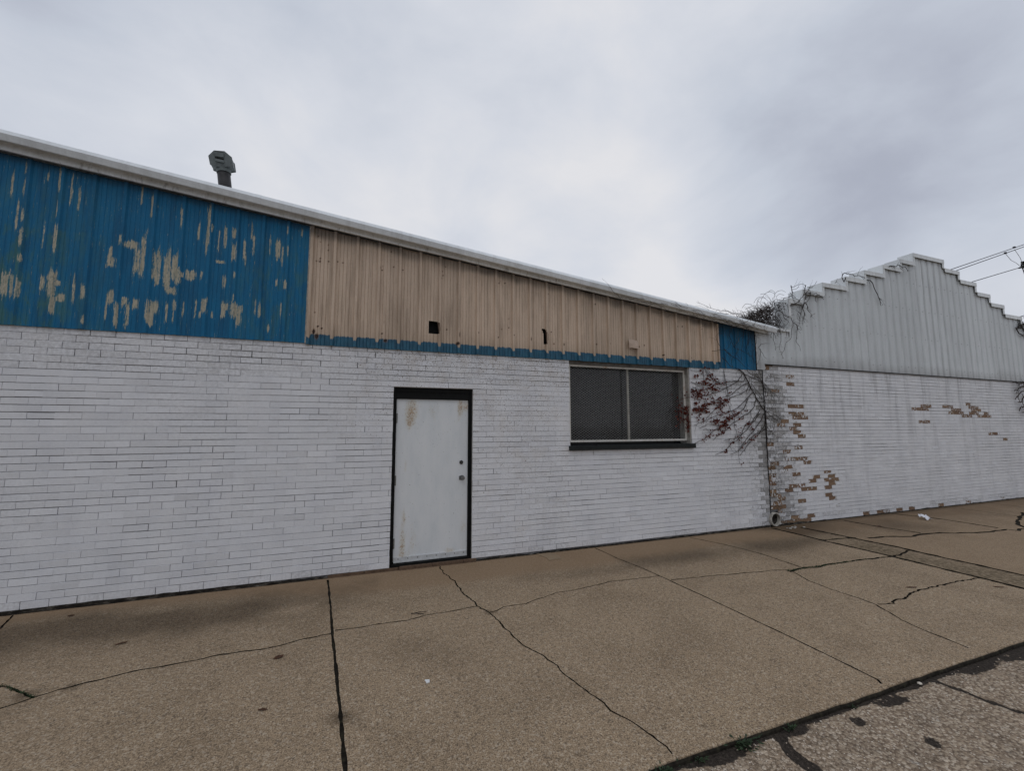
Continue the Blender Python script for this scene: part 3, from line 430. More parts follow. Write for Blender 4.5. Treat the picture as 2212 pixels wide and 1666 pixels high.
def wall_bricks(x0, x1, zlist, zend, openings, phase, attrs, name, parent, BL=.2045, seed=1, pol=0.0, joint=.0045, yb=0.0):
    """every brick of the wall in one mesh: a chamfered face standing proud of the mortar"""
    r = random.Random(seed); mb = MB(); A = {k: [] for k in ('bare', 'dirt', 'tone', 'speck', 'streak')}
    for ci, zb in enumerate(zlist):
        zt = (zlist[ci+1] if ci+1 < len(zlist) else zend)
        off = phase+(.5*BL if (len(zlist)-ci) % 2 == 0 else 0)+r.uniform(-.006, .006)
        i0 = math.floor((x0-off)/BL)-1; x = off+i0*BL
        jl = r.uniform(-.002, .002)
        hdr = (len(zlist)-1-ci) % 7 == 3
        while x < x1+BL:
            a = x; bl = BL; b_ = x+bl; x = b_
            a += r.uniform(-.002, .002); b_ += r.uniform(-.002, .002)
            segs = [(max(a, x0), min(b_, x1))]
            zc = (zb+zt)/2
            for (ox0, ox1, oz0, oz1) in openings:
                if oz0 < zc < oz1:
                    ns = []
                    for (p, q) in segs:
                        if q <= ox0 or p >= ox1: ns.append((p, q))
                        else:
                            if p < ox0: ns.append((p, ox0))
                            if q > ox1: ns.append((ox1, q))
                    segs = ns
            for (p, q) in segs:
                if q-p < .006: continue
                cx = (p+q)/2; ba, di, sk, st, ro, vj = attrs(cx, zc, p, q, zb, zt, r)
                jn = gnz(cx, zb*6, 1.1, 31)+.5*gnz(cx, zb*9, 5, 3); gap = joint*.5*max(.25, .72+1.7*jn)+(.0025 if r.random() < .012 else 0)*(1+ro); vg = r.choice((0, 0, 0, 0, .0003, .0010)) if not vj else .0012+.0016*r.random()*(1+ro)
                y = yb-.004+r.gauss(0, .0005)*(1+ro*5); tx = r.gauss(0, .0007)*(1+ro*3); tz = r.gauss(0, .0009)*(1+ro*2)
                if ba > .6: y += .0035
                X0, X1, Z0, Z1 = p+vg, q-vg, zb+gap+r.uniform(-.0006, .0006)*(1+ro*2), zt-gap+r.uniform(-.0006, .0006)*(1+ro*2)
                c = .0028
                cx_ = c*.6 if vg > .0002 else 0
                vf = [(X0+cx_, y+tx-tz, Z0+c), (X1-cx_, y-tx-tz, Z0+c), (X1-cx_, y-tx+tz, Z1-c), (X0+cx_, y+tx+tz, Z1-c)]
                vo_ = [(X0, yb+.001, Z0), (X1, yb+.001, Z0), (X1, yb+.001, Z1), (X0, yb+.001, Z1)]
                vb = [(X0, yb+.008, Z0), (X1, yb+.008, Z0), (X1, yb+.008, Z1), (X0, yb+.008, Z1)]
                n = len(mb.v); mb.v += vf+vo_+vb
                mb.f.append((n, n+1, n+2, n+3)); mb.mi.append(0)
                for i in range(4):
                    j = (i+1) % 4
                    mb.f.append((n+4+i, n+4+j, n+j, n+i)); mb.f.append((n+8+i, n+8+j, n+4+j, n+4+i)); mb.mi += [0, 0]
                to = min(1, max(0, .5+r.gauss(0, .16)))
                for k, vv in zip(('dirt', 'tone', 'speck', 'streak'), (di, to, sk, st)): A[k] += [vv]*12
                bc = [ba if (ba < .6 or r.random() < .92) else r.uniform(.1, .4) for _ in range(4)]; A['bare'] += bc*3
    mb.at = A
    return mb.build(name, m_brick, parent)
DO = (.423, 1.443, .0, 2.217)      # door opening
WO = (2.884, 5.098, 1.434, 2.72)   # window opening
PIT = .0705
ZB1 = [2.643-k*PIT for k in range(37, -1, -1)]
def at1(x, z, p, q, zb, zt, r):
    n = gnz(x, z, 1.1, 4)
    spk = .9*sst(-.8, .6, x)*(1-sst(3.4, 6.4, x))*sst(.9, 2.2, z+n*.4) + .35*sst(-3, 0, x)*(1-sst(4, 6, x))*sst(2.2, 2.6, z)
    if 1.4 < x < 2.9: spk = max(spk, .65-.25*abs(z-1.4))
    if x < -.6: spk = max(spk, .16)
    di = .06+.25*max(0, n-.1)
    if z > 2.3: di += .16
    if z < .12: di += .25*r.random()
    ec = sst(5.95, 6.72, x); di += .30*ec*r.random()+.12*ec
    if x > 5.3 and z > 1.3: di += .15
    if x > 6.6: di += .35
    return 0.0, min(1, di), spk, .0, .6*ec+(.4 if r.random() < .03 else 0), (x > 5.9 and r.random() < .85 or z > 2.40 and x < 1 and r.random() < .75 or r.random() < .12+.14*(gnz(x, z, .7, 8) > .1)+.25*(z < .12))
def inrect(p, q, zb, zt):
    best = 0
    for (a, b_, c, d) in BARE:
        ox = min(q, b_)-max(p, a); oz = min(zt, d)-max(zb, c)
        if ox > 0 and oz > 0: best = max(best, ox*oz/((q-p)*(zt-zb)))
    return best
def at2(x, z, p, q, zb, zt, r):
    ov = inrect(p, q, zb, zt); ba = 0
    if ov > .42: ba = 1.0
    elif ov > .2: ba = .55
    col = 1-sst(7.0, 7.75, x-.25*max(0, .6-z)); n = gnz(x, z, 1.2, 6)
    if ba == 0 and r.random() < .15*col+(.03 if x < 8.8 and z < .9 else 0)+.25*(z < .35 and x < 7.7): ba = r.choice((.30, .38, .42, .46, .52, .62, 1.0))
    if ba == 0 and z < .09 and 8.6 < x < 15 and r.random() < .16*(1-sst(11.5, 15, x)*.6): ba = r.choice((.36, .42, .45, .5, .8))
    di = .07+.75*col*(.25+.75*r.random())+.2*max(0, n)+(.35*r.random() if z < .12 else 0)
    st = .40*sst(1.2, 2.7, z)*(1-sst(14, 15, x))*(1-col) + .14
    return ba, min(1, di), .12, st, col, (x < 7.9 or (x < 8.8 and r.random() < .4) or r.random() < .04 or ba > .3 or (z < .3 and r.random() < .15))

def slab(mb, x0, x1, z0, z1, opens, y0=.0075, y1=.22):
    xs = sorted({x0, x1, *[o[0] for o in opens], *[o[1] for o in opens]})
    for a, b_ in zip(xs[:-1], xs[1:]):
        cov = sorted([(o[2], o[3]) for o in opens if o[0] <= a+1e-6 and o[1] >= b_-1e-6]); z = z0
        for (c, d) in cov:
            if c > z: mb.box(a, b_, y0, y1, z, c, 0, 1)
            z = max(z, d)
        if z < z1: mb.box(a, b_, y0, y1, z, z1, 0, 1)

# --------------------------------------------------------------- metals
def metal(name, base, streak, rough=.45, extra=None):
    m, g, b = mat(name, rough, .4); v = g.obj()
    n = g.noise(v, 2.4, 5, .65, sc=(5, 1, .5)); n2 = g.noise(v, 40, 4, .6); n3 = g.noise(v, 1.5, 5, .6)
    c = g.mix(g.sm(n, .40, .72), base, streak)
    wn_ = g.new('ShaderNodeTexWhiteNoise', noise_dimensions='1D'); g.put(wn_.inputs['W'], g.m('FLOOR', g.m('DIVIDE', g.m('ADD', g.sep(v)[0], .62), .94)))
    c = g.mix(.7, c, g.ramp(wn_.outputs[0], [(0, (.88, .88, .88)), (1, (1.08, 1.08, 1.08))]), 'MULTIPLY')
    c = g.mix(.5, c, g.ramp(n3, [(.3, (.86, .86, .86)), (.5, (1, 1, 1)), (.7, (1.06, 1.06, 1.05))]), 'MULTIPLY')
    c = g.mix(.5, c, g.ramp(n2, [(.3, (.85, .85, .84)), (.6, (1.04, 1.04, 1.04))]), 'MULTIPLY')
    if extra: c = extra(g, v, c)
    g.put(b.inputs['Base Color'], c); bump(g, b, g.m('ADD', n2, g.m('MULTIPLY', n3, .8)), .0025, .5)
    return m
def ex_blue(g, v, c):
    pe, tn = g.attr('peel'), g.attr('tint')
    c = g.mix(g.m('MULTIPLY', g.m('MULTIPLY', tn, g.sm(g.noise(v, 6, 5, .65, sc=(2.2, 1, .6)), .42, .65)), .75), c, (.06, .16, .135))
    ns = g.noise(v, 26, 6, .78, sc=(3.6, 1, .20)); nf = g.noise(v, 70, 4, .65, sc=(1.5, 1, .5))
    f = g.m('ADD', pe, g.m('ADD', g.m('MULTIPLY', g.m('SUBTRACT', ns, .5), 2.5), g.m('MULTIPLY', g.m('SUBTRACT', nf, .5), .8)))
    c = g.mix(g.m('MULTIPLY', g.sm(f, .18, .46), .55), c, (.12, .22, .20))
    c = g.mix(g.sm(f, .40, .52), c, g.ramp(nf, [(.3, (.26, .265, .21)), (.6, (.47, .43, .34))]))
    return g.mix(g.attr('edge_dark'), c, (.012, .02, .03))
m_blue = metal('peeling_blue_metal', (.010, .152, .315), (.012, .105, .22), .55, ex_blue); m_blue.node_tree.nodes['Principled BSDF'].inputs['Specular IOR Level'].default_value = .2
def ex_tan(g, v, c):
    s = g.sep(v); n = g.noise(v, 22, 4, .6, sc=(1.4, 1, .5)); ru = g.attr('rust'); pr = g.attr('prof')
    edge = g.m('ADD', s[2], g.m('ADD', g.m('MULTIPLY', g.m('SUBTRACT', n, .5), .05), g.m('MULTIPLY', pr, .030)))
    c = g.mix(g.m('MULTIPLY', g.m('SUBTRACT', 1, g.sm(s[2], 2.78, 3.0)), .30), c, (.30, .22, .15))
    c = g.mix(g.attr('edge_dark'), c, (.05, .045, .04))
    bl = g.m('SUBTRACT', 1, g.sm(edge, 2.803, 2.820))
    c = g.mix(bl, c, g.mix(g.sm(n, .3, .7), (.015, .075, .13), (.028, .13, .21)))
    f = g.sm(g.m('ADD', ru, g.m('MULTIPLY', g.m('SUBTRACT', g.noise(v, 70, 3, .6), .5), .6)), .45, .62)
    c = g.mix(g.m('MULTIPLY', g.sm(ru, .06, .5), .45), c, (.24, .13, .07))
    return g.mix(f, c, (.035, .016, .010))
m_tan = metal('tan_metal', (.61, .48, .37), (.41, .315, .235), .5, ex_tan)
def ex_white(g, v, c):
    s = g.sep(v); n = g.noise(v, 3, 6, .7, sc=(7, 1, .35))
    c = g.mix(g.m('MULTIPLY', g.m('MULTIPLY', g.attr('prof'), g.sm(n, .30, .62)), .55), c, (.24, .24, .25))  # grey mixed into the grooves paints their soft shading
    return g.mix(g.attr('rust'), c, (.08, .06, .05))
m_gable = metal('pale_grey_metal', (.61, .645, .66), (.54, .56, .575), .42, ex_white)
m_trim = metal('white_trim_metal', (.76, .79, .80), (.62, .635, .645), .4)
m_gut = metal('gutter_metal', (.80, .84, .87), (.70, .73, .75), .35)
def ex_fas(g, v, c):
    n = g.noise(v, 7, 6, .7, sc=(3, 1, 1)); return g.mix(g.m('MULTIPLY', g.sm(n, .52, .72), .6), c, (.22, .21, .20))
m_fas = metal('fascia_paint', (.86, .89, .92), (.76, .785, .80), .4, ex_fas)

PT = [(0, 0), (.022, -.034), (.135, -.034), (.195, 0), (.29, 0), (.305, .006), (.32, 0), (.45, 0), (.465, .006), (.48, 0), (.61, 0), (.625, .006), (.64, 0), (.77, 0), (.785, .006), (.80, 0), (.9, 0)]
PG = [(0, 0), (.10, .007), (.20, .014), (.28, .015), (.40, .006), (.5, 0), (.8, 0)]
PB = [(f, o*(.55 if o < 0 else .45)) for f, o in PT]
def prof_cols(x0, x1, period, phase, pts, sub=1):
    cols = []; k = math.floor((x0-phase)/period)-1
    while phase+k*period < x1+period:
        for i, (f, o) in enumerate(pts):
            nf, no = pts[i+1] if i+1 < len(pts) else (1, pts[0][1])
            for s_ in range(sub): cols.append((phase+(k+f+(nf-f)*s_/sub)*period, o+(no-o)*s_/sub))
        k += 1
    def at(x):
        for (a, oa), (b_, ob) in zip(cols[:-1], cols[1:]):
            if a <= x <= b_: return oa+(ob-oa)*(x-a)/max(b_-a, 1e-9)
        return 0
    return [(x0, at(x0))]+[c for c in cols if x0+1e-4 < c[0] < x1-1e-4]+[(x1, at(x1))]
def siding(name, mats, parent, x0, x1, zlo, ztop, nrow, period, phase, pts, yb, attrs, skip=None, sub=1, wob=.0):
    cols = prof_cols(x0, x1, period, phase, pts, sub); mb = MB(); A = {}
    for (x, o) in cols:
        zt = ztop(x); zl = zlo(x) if callable(zlo) else zlo
        for j in range(nrow+1):
            z = zl+(zt-zl)*j/nrow
            y = yb+o+wob*gnz(x, z, .9, 3)+wob*.5*gnz(x, z, 3, 1)
            mb.v.append((x, y, z))
            for k, val in attrs(x, z, o, zt).items(): A.setdefault(k, []).append(val)
    n = nrow+1
    for i in range(len(cols)-1):
        for j in range(nrow):
            a = i*n+j; cx = (cols[i][0]+cols[i+1][0])/2; cz = (mb.v[a][2]+mb.v[a+1][2])/2
            if skip and skip(cx, cz): continue
            mb.f.append((a, a+n, a+n+1, a+1)); mb.mi.append(0)
    # folded lower hem
    for i in range(len(cols)-1):
        a, b_ = i*n, (i+1)*n; p, q = mb.v[a], mb.v[b_]; m = len(mb.v)
        mb.v += [(p[0], p[1]+.012, p[2]-.001), (q[0], q[1]+.012, q[2]-.001)]
        for k in A: A[k] += [A[k][a], A[k][b_]]
        mb.f.append((a, m, m+1, b_)); mb.mi.append(0)
    mb.at = A
    return mb.build(name, mats, parent)

# =====================================================================
#  LONG BUILDING (left)
# =====================================================================
FT = lambda x: 4.221-.1070*x            # top line of the gutter
FB = lambda x: 4.070-.1035*x            # bottom line of the fascia board
long_b = empty('warehouse', (0, 0, 0))
tag(long_b, 'long low white brick building with blue and tan corrugated metal under a sloping roof edge', 'building')
wall = wall_bricks(-7.0, 6.735, ZB1, 2.712, [DO, WO], .094, at1, 'brick_wall', long_b, seed=3)
mb = MB()
slab(mb, -7.0, 6.738, .0, 2.71, [DO, WO]); mb.box(-30, -7.0, .0, .22, 0, 2.71, 0)
mb.build('mortar', [m_mort, m_paintwall], wall)
# dark ledge of exposed footing under the lowest course
m_foot, g, b = mat('footing', .95, .1); v = g.obj()
g.put(b.inputs['Base Color'], g.ramp(g.noise(v, 20, 6, .75, sc=(.5, 1, 1.6)), [(.35, (.008, .007, .006)), (.52, (.03, .026, .022)), (.62, (.10, .09, .075)), (.75, (.33, .32, .30))]))
m_sillb = flat('brown_brick_sill', (.12, .078, .052), .9, .3, 20)
def foot(x0, x1, zt, yo, seed, mats, name, parent, amp=.012):
    mb = MB(); n = int((x1-x0)/.03); prev = None
    for i in range(n+1):
        x = x0+(x1-x0)*i/n; h = zt(x)+amp*gnz(x, seed, 4.5, seed); yy = yo+.010*gnz(x, seed, 6, 2)
        cur = [(x, yy+.012, h), (x, yy, h-.010), (x, yy-.006, -.008+.0*x), (x, yy+.0, -.05)]
        if prev:
            for a in range(3): mb.quad(prev[a], cur[a], cur[a+1], prev[a+1])
        prev = cur
    mb.build(name, mats, parent)
foot(-7, -.25, lambda x: .040 if x < -1 else .040-.022*sst(-1, -.4, x), -.010, 2, m_foot, 'footing', long_b)
foot(1.50, 6.70, lambda x: .020+.014*sst(5.2, 6.6, x), -.008, 5, m_foot, 'footing', long_b, .008)
mb = MB(); x = -.25
while x < 1.50:
    e = min(1.50, x+.395); mb.box(x, e-.004, -.030 if x > .2 else -.014, .004, -.03, .034+.008*(x > .2)); x = e
sb = mb.build('door_step', m_sillb, long_b); bv = sb.modifiers.new('bevel', 'BEVEL'); bv.width = .006; bv.segments = 2

# ---- metal siding on the long building
XB = -.59; XT = 5.735
def a_blue(x, z, o, zt):
    pe = 0
    if -4 < x:
        for (cx, cz, w, h) in PEEL:
            hh = .62+.75*(.5+.5*mnoise.noise(Vector((x*38, cz*3, 1.7)))); co = .10*h*mnoise.noise(Vector((x*55, cz*5, 4.1))); dx = abs(x-cx)/max(w*.5, .008); dz = abs(z-cz-co)/max(h*.5*hh, .018)
            if dx < 1.7 and dz < 1.4: pe = max(pe, (1-sst(.45, 1.7, dx))*(1-sst(.5, 1.35, dz)))
    else: pe = .7*max(0, gnz(x*3, z*.6, 1.6, 4)+.1)
    tint = max(0, min(1, .05+1.5*gnz(x, z, .8, 11)+.65*(1-sst(-2.9, -1.7, x))*(.4+.6*(z < 3.7))))
    return dict(peel=pe*.66, tint=tint, edge_dark=.55*(1-sst(.02, .10, zt-z+.02*gnz(x, z, 9, 2))), prof=0)  # panel colour darkens towards its top edge
siding('blue_siding', m_blue, long_b, -7.0, XB-.004, 2.702, lambda x: FB(x)-.004, 84, .2575, -.321-.012, PB, -.022, a_blue, sub=3, wob=.003)
RUST = RUSTPTS
def a_tan(x, z, o, zt):
    ru = 0
    for (cx, cz, rx, rz_) in RUST:
        d = ((x-cx)/rx)**2+((z-cz)/rz_)**2
        if d < 6: ru = max(ru, math.exp(-d*.9)*1.1)
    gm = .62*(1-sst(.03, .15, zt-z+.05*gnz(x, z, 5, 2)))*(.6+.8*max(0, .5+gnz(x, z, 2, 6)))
    return dict(rust=ru, edge_dark=min(.8, max(0, gm)), prof=(-o/.021))  # tan colour gets unevenly darker near the top
def hole(x, z):
    if .845 < x < .975 and 2.918 < z < 3.088: return not (x > .955 and z > 3.07)
    if 2.902 < z < 3.115:
        t = (z-2.90)/.215; xr = 2.525-.030*abs(2*t-1)**2*(1 if t > .5 else .3); xl = 2.478-.03*sst(.6, 1, t); return xl < x < xr
    return False
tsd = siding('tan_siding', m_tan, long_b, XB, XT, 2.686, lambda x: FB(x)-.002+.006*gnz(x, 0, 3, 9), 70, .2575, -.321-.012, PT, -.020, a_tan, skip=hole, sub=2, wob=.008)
mb = MB(); mb.box(XB-.012, XB+.012, -.030, -.004, 2.70, FB(XB)); mb.build('corner_trim', flat('rusty_trim', (.42, .38, .33), .6, .3, 20), tsd)
mb = MB(); mb.prism([(XT-.02, -.044, 2.80), (XT+.006, -.044, 2.79), (XT-.004, -.044, 3.46), (XT-.022, -.044, 3.46)], (0, .03, 0)); mb.build('edge_trim', m_tan, tsd)
# bent sheet flap low on the tan panels, torn lips by the holes
mb = MB(); g0 = len(mb.v); nx, nz = 8, 6
for i in range(nx+1):
    for j in range(nz+1):
        s_, t_ = i/nx, j/nz; mb.v.append((3.895+.158*s_, -.060-.030*(s_**1.6)*(1-t_)-.006*math.sin(t_*3), 2.925+.130*t_+.006*math.sin(s_*5)))
for i in range(nx):
    for j in range(nz):
        a = g0+i*(nz+1)+j; mb.f.append((a, a+nz+1, a+nz+2, a+1)); mb.mi.append(0)
fl = mb.build('bent_flap', flat('tan_sheet', (.50, .39, .31), .5, .12, 15), tsd)
sm_ = fl.modifiers.new('thick', 'SOLIDIFY'); sm_.thickness = .0025
m_torn = flat('dark_sheet_edge', (.16, .11, .08), .7, .3, 15)
mb = MB(); mb.prism([(.952, -.02, 3.088), (.980, -.055, 3.07), (.985, -.06, 2.97), (.982, -.03, 2.90), (.972, -.018, 2.92)], (.004, .002, 0)); mb.build('torn_edge', m_torn, tsd)
mb = MB(); mb.prism([(2.505, -.02, 3.115), (2.535, -.05, 3.05), (2.537, -.055, 2.96), (2.52, -.02, 2.90)], (.004, .002, 0)); mb.build('torn_edge', m_torn, tsd)
# small blue panel next to the gable building
def a_b2(x, z, o, zt):
    return dict(peel=.35*max(0, gnz(x*3, z*.6, 2.5, 4)), tint=.2, prof=0, edge_dark=min(.8, .62*(1-sst(.0, .30, zt-z))+.55*(1-sst(XT, XT+.16, x))+.35*sst(6.44, 6.56, x)+.2*max(0, gnz(x, z, 2, 2))))  # darker towards the top and both side edges
siding('blue_siding', m_blue, long_b, XT+.006, 6.585, 2.708, lambda x: FB(x)+.03, 30, .2575, -.333, PB, -.016, a_b2, wob=.004)
mb = MB(); mb.prism([(-30, .06, 2.71), (7.0, .06, 2.71), (7.0, .06, FB(7.0)), (-30, .06, FB(-30))], (0, .15, 0)); mb.build('dark_backing', m_black, long_b)  # added black board paints the darkness seen through holes and the fascia gap
# roof edge: gutter with two facets, fascia board below, roof sheet behind
def run(mb, profile, x0, x1, base, n=40, mi=0, dy=0):
    prev = None
    for i in range(n+1):
        x = x0+(x1-x0)*i/n; w = .003*gnz(x, 0, .8, 4)+.0012*gnz(x, 0, 4, 1)
        cur = [(x, y+dy+w*.8, base(x)+dz+w) for (y, dz) in profile]
        if prev:
            for a in range(len(profile)-1): mb.quad(prev[a], cur[a], cur[a+1], prev[a+1], mi)
        prev = cur
mb = MB()
for (a, b_) in [(-16, -7.2), (-7.2, -1.12), (-1.12, 2.05), (2.05, 5.05), (5.05, 6.93)]:
    run(mb, [(-.02, -.004), (-.163, .0), (-.165, .006), (-.169, .004), (-.201, -.043), (-.204, -.046), (-.184, -.106), (-.176, -.110), (-.130, -.086), (-.085, -.086)], a, b_-.003, FT, max(4, int((b_-a)*8)))
mb.poly([(6.927, -.02, FT(6.927)-.004), (6.927, -.165, FT(6.927)), (6.927, -.204, FT(6.927)-.045), (6.927, -.176, FT(6.927)-.110), (6.927, -.085, FT(6.927)-.086)])
gut = mb.build('gutter', m_gut, long_b)
for xj in (-7.2, -1.12, 2.05, 5.05):
    mb = MB(); run(mb, [(-.166, .008), (-.2035, -.0425), (-.2065, -.046), (-.186, -.109)], xj-.03, xj+.02, FT, 1); mb.build('gutter_strap', m_gut, gut)
mb = MB(); n = 120; prev = None
for i in range(n+1):
    x = -16+22.8*i/n; zt, zb_ = FT(x)-.100, FB(x)+.004*gnz(x, 0, 1.3, 7)
    zt += .02; cur = [(x, -.088, zt), (x, -.094, zb_+.004), (x, -.092, zb_), (x, -.066, zb_+.002), (x, -.066, zb_+.09)]
    if prev:
        for a in range(4): mb.quad(prev[a], cur[a], cur[a+1], prev[a+1])
    prev = cur
mb.poly([(6.8, -.09, FT(6.8)-.09), (6.8, -.094, FB(6.8)), (6.8, -.03, FB(6.8)), (6.8, .02, FT(6.8)-.09)])
mb.build('fascia_board', m_fas, long_b)
mb = MB(); mb.prism([(-30, -.03, FT(-30)-.02), (6.93, -.03, FT(6.93)-.02), (6.93, -.03, FT(6.93)-.09), (-30, -.03, FT(-30)-.09)], (0, 11, 0))
roof = mb.build('roof', m_trim, long_b)
mb = MB(); mb.box(-30, -29.8, .22, 11, 0, 2.7); mb.box(-30, 6.7, 10.8, 11, 0, 3.2); mb.box(-29.5, 6.5, .3, 10.5, 0.001, .03)
mb.build('rear_wall', m_paintwall, long_b)
# loose lifted flashing strip near the low end of the roof edge
mb = MB(); z0 = FT(5.75)
mb.prism([(5.62, -.02, FT(5.62)+.035), (6.22, -.02, FT(6.22)+.012), (6.24, -.02, FT(6.24)-.012), (5.62, -.02, FT(5.62)-.006)], (0, .10, 0))
mb.build('loose_flashing', m_trim, roof)

# ---- vent pipe on the roof, leaning
m_pipe = flat('dark_pipe', (.035, .034, .036), .6, .25, 18)
m_cap = flat('weathered_cap_metal', (.115, .13, .13), .5, .25, 12, metal=.2)
mb = MB(); mb.tube([(-1.745, 1.2, 4.38), (-1.78, 1.2, 4.75), (-1.828, 1.2, 5.05), (-1.868, 1.2, 5.33)], .079, .079, 20)
vent = mb.build('vent_pipe', m_pipe, long_b, smooth=True)
mb = MB(); mb.tube([(-1.856, 1.2, 5.26), (-1.866, 1.2, 5.33)], .088, .088, 20); mb.build('collar', m_cap, vent)
cap = [(-1.973, 5.528), (-1.842, 5.547), (-1.745, 5.474), (-1.722, 5.345), (-1.785, 5.320), (-1.935, 5.290), (-2.008, 5.308), (-2.037, 5.432)]
cx, cz = -1.883, 5.42
mb = MB(); cap = [(cx+(x-cx)*.90, cz+(z-cz)*.92) for x, z in cap]
mb.prism([(x, 1.13, z) for x, z in cap], (0, .13, 0))
fr = [(cx+(x-cx)*1.05, cz+(z-cz)*1.05) for x, z in cap]
mb.prism([(x, 1.116, z) for x, z in fr], (0, .012, 0)); mb.prism([(x, 1.262, z) for x, z in fr], (0, .012, 0))
mb.build('vent_cap', m_cap, vent)
def bar(nm, m, x0, z0, x1, z1, h, y0, y1):
    mb = MB(); mb.prism([(x0, y0, z0), (x1, y0, z1), (x1+.004, y0, z1-h), (x0+.004, y0, z0-h)], (0, y1-y0, 0)); mb.build(nm, m, vent)
bar('louver', m_cap, -1.955, 5.498, -1.850, 5.504, .062, 1.098, 1.1155); bar('louver', m_cap, -1.945, 5.402, -1.842, 5.398, .035, 1.098, 1.1155)
bar('louver_slot', m_black, -1.952, 5.515, -1.856, 5.521, .020, 1.1125, 1.1155); bar('louver_slot', m_black, -1.948, 5.430, -1.846, 5.428, .026, 1.1125, 1.1155)

# ---- door
m_door, g, b = mat('door_paint', .42, .4); v = g.obj(); ru = g.attr('rust')
n = g.noise(v, 45, 4, .65); n2 = g.noise(v, 4, 5, .6, sc=(2, 1, .6)); s = g.sep(v)
c = g.ramp(n2, [(.3, (.655, .69, .71)), (.5, (.715, .74, .755)), (.7, (.75, .77, .78))])
c = g.mix(g.m('MULTIPLY', g.sm(g.m('ADD', ru, g.m('MULTIPLY', g.m('SUBTRACT', g.noise(v, 11, 5, .7, sc=(1.6, 1, .6)), .5), 1.3)), .1, .9), .38), c, (.52, .45, .30))
c = g.mix(g.m('MULTIPLY', g.sm(g.m('ADD', g.m('MULTIPLY', ru, .20), g.noise(v, 62, 5, .7)), .66, .76), .7), c, g.ramp(n, [(.4, (.42, .25, .10)), (.7, (.24, .12, .05))]))
c = g.mix(g.m('GREATER_THAN', g.noise(v, 70, 2, .5), .735), c, (.15, .13, .11))
g.put(b.inputs['Base Color'], c); bump(g, b, n2, .004, .3)
DX0, DX1, DZ0, DZ1, DY = .470, 1.396, .078, 2.072, .075
mb = MB(); nx, nz = 46, 100; rv = []
RP = [(.660, 1.92, .075, .17, 1.1), (.63, 1.78, .04, .10, .8), (1.285, 1.96, .03, .12, 1.3), (1.36, 1.99, .05, .08, .9), (.59, .60, .02, .09, .9), (.575, .26, .035, .22, .95), (.70, .30, .05, .18, .5), (.60, 1.25, .012, .12, .6), (1.17, .14, .07, .04, .8), (1.35, .45, .05, .15, .35), (.93, 1.93, .08, .12, .35), (.58, .12, .10, .05, .5)]
for i in range(nx+1):
    for j in range(nz+1):
        x = DX0+(DX1-DX0)*i/nx; z = DZ0+(DZ1-DZ0)*j/nz; mb.v.append((x, DY+.0015*gnz(x, z, 2, 1), z))
        rv.append(min(1.2, .04+sum(a*math.exp(-(((x-px)/w)**2+((z-pz)/h)**2)) for px, pz, w, h, a in RP)))
for i in range(nx):
    for j in range(nz):
        a = i*(nz+1)+j; mb.f.append((a, a+nz+1, a+nz+2, a+1)); mb.mi.append(0)
mb.box(DX0, DX1, DY+.004, DY+.04, DZ0, DZ1); rv += [0]*8; mb.at['rust'] = rv
door = mb.build('door', m_door, long_b)
mb = MB()
mb.box(.424, DX0-.003, .050, .14, .0, 2.216); mb.box(DX1+.003, 1.442, .050, .14, .0, 2.216); mb.box(DX0-.003, DX1+.003, .050, .14, 2.078, 2.216)
mb.box(.424, .452, .038, .050, .0, 2.216); mb.box(1.420, 1.442, .038, .050, .0, 2.216); mb.box(.452, 1.420, .040, .050, 2.165, 2.216)
mb.build('door_frame', m_black, door)
m_steel = flat('worn_steel', (.22, .22, .22), .35, .2, 30, metal=.8)
def disc(mb, x, z, y0, y1, r0, r1, k=20): mb.tube([(x, y0, z), (x, y1, z)], r0, r1, k)
mb = MB(); disc(mb, 1.322, 1.055, DY, DY-.006, .034, .033); disc(mb, 1.322, 1.055, DY-.006, DY-.03, .013, .013); disc(mb, 1.322, 1.055, DY-.030, DY-.045, .022, .029); disc(mb, 1.322, 1.055, DY-.045, DY-.062, .029, .022)
mb.box(1.283, 1.296, DY-.004, DY, 1.03, 1.08); mb.build('door_knob', m_steel, door, smooth=False)
mb = MB(); disc(mb, 1.311, 1.255, DY, DY-.012, .026, .023); mb.build('deadbolt', flat('dark_lock', (.03, .028, .025), .4, .2, 20, metal=.5), door)
mb = MB(); mb.box(1.300, 1.322, DY-.0145, DY-.012, 1.2525, 1.2575); mb.build('keyhole_cover', m_steel, door)
for z in (1.83, 1.055, .295):
    mb = MB(); mb.tube([(.471, DY-.008, z-.06), (.471, DY-.008, z+.06)], .0075, .0075, 10); mb.box(.471, .485, DY-.003, DY-.0005, z-.06, z+.06); mb.build('hinge', flat('hinge_metal', (.20, .20, .19), .5, .2, 30, metal=.4) if z > 1.8 else bpy.data.materials['hinge_metal'], door)
mb = MB(); mb.box(DX0+.004, DX1-.004, DY-.012, DY-.0005, .072, .128); mb.box(DX0+.004, DX1-.004, DY-.018, DY-.012, .066, .080)
sw = mb.build('door_sweep', flat('sweep_white', (.55, .565, .57), .4, .12, 20), door)
for i in range(8):
    mb = MB(); disc(mb, DX0+.06+i*.117, .108, DY-.012, DY-.0145, .006, .006, 8); mb.build('screw', m_black, door)
mb = MB(); mb.box(.452, 1.420, .012, .15, .034, .060); mb.build('threshold', m_black, door)

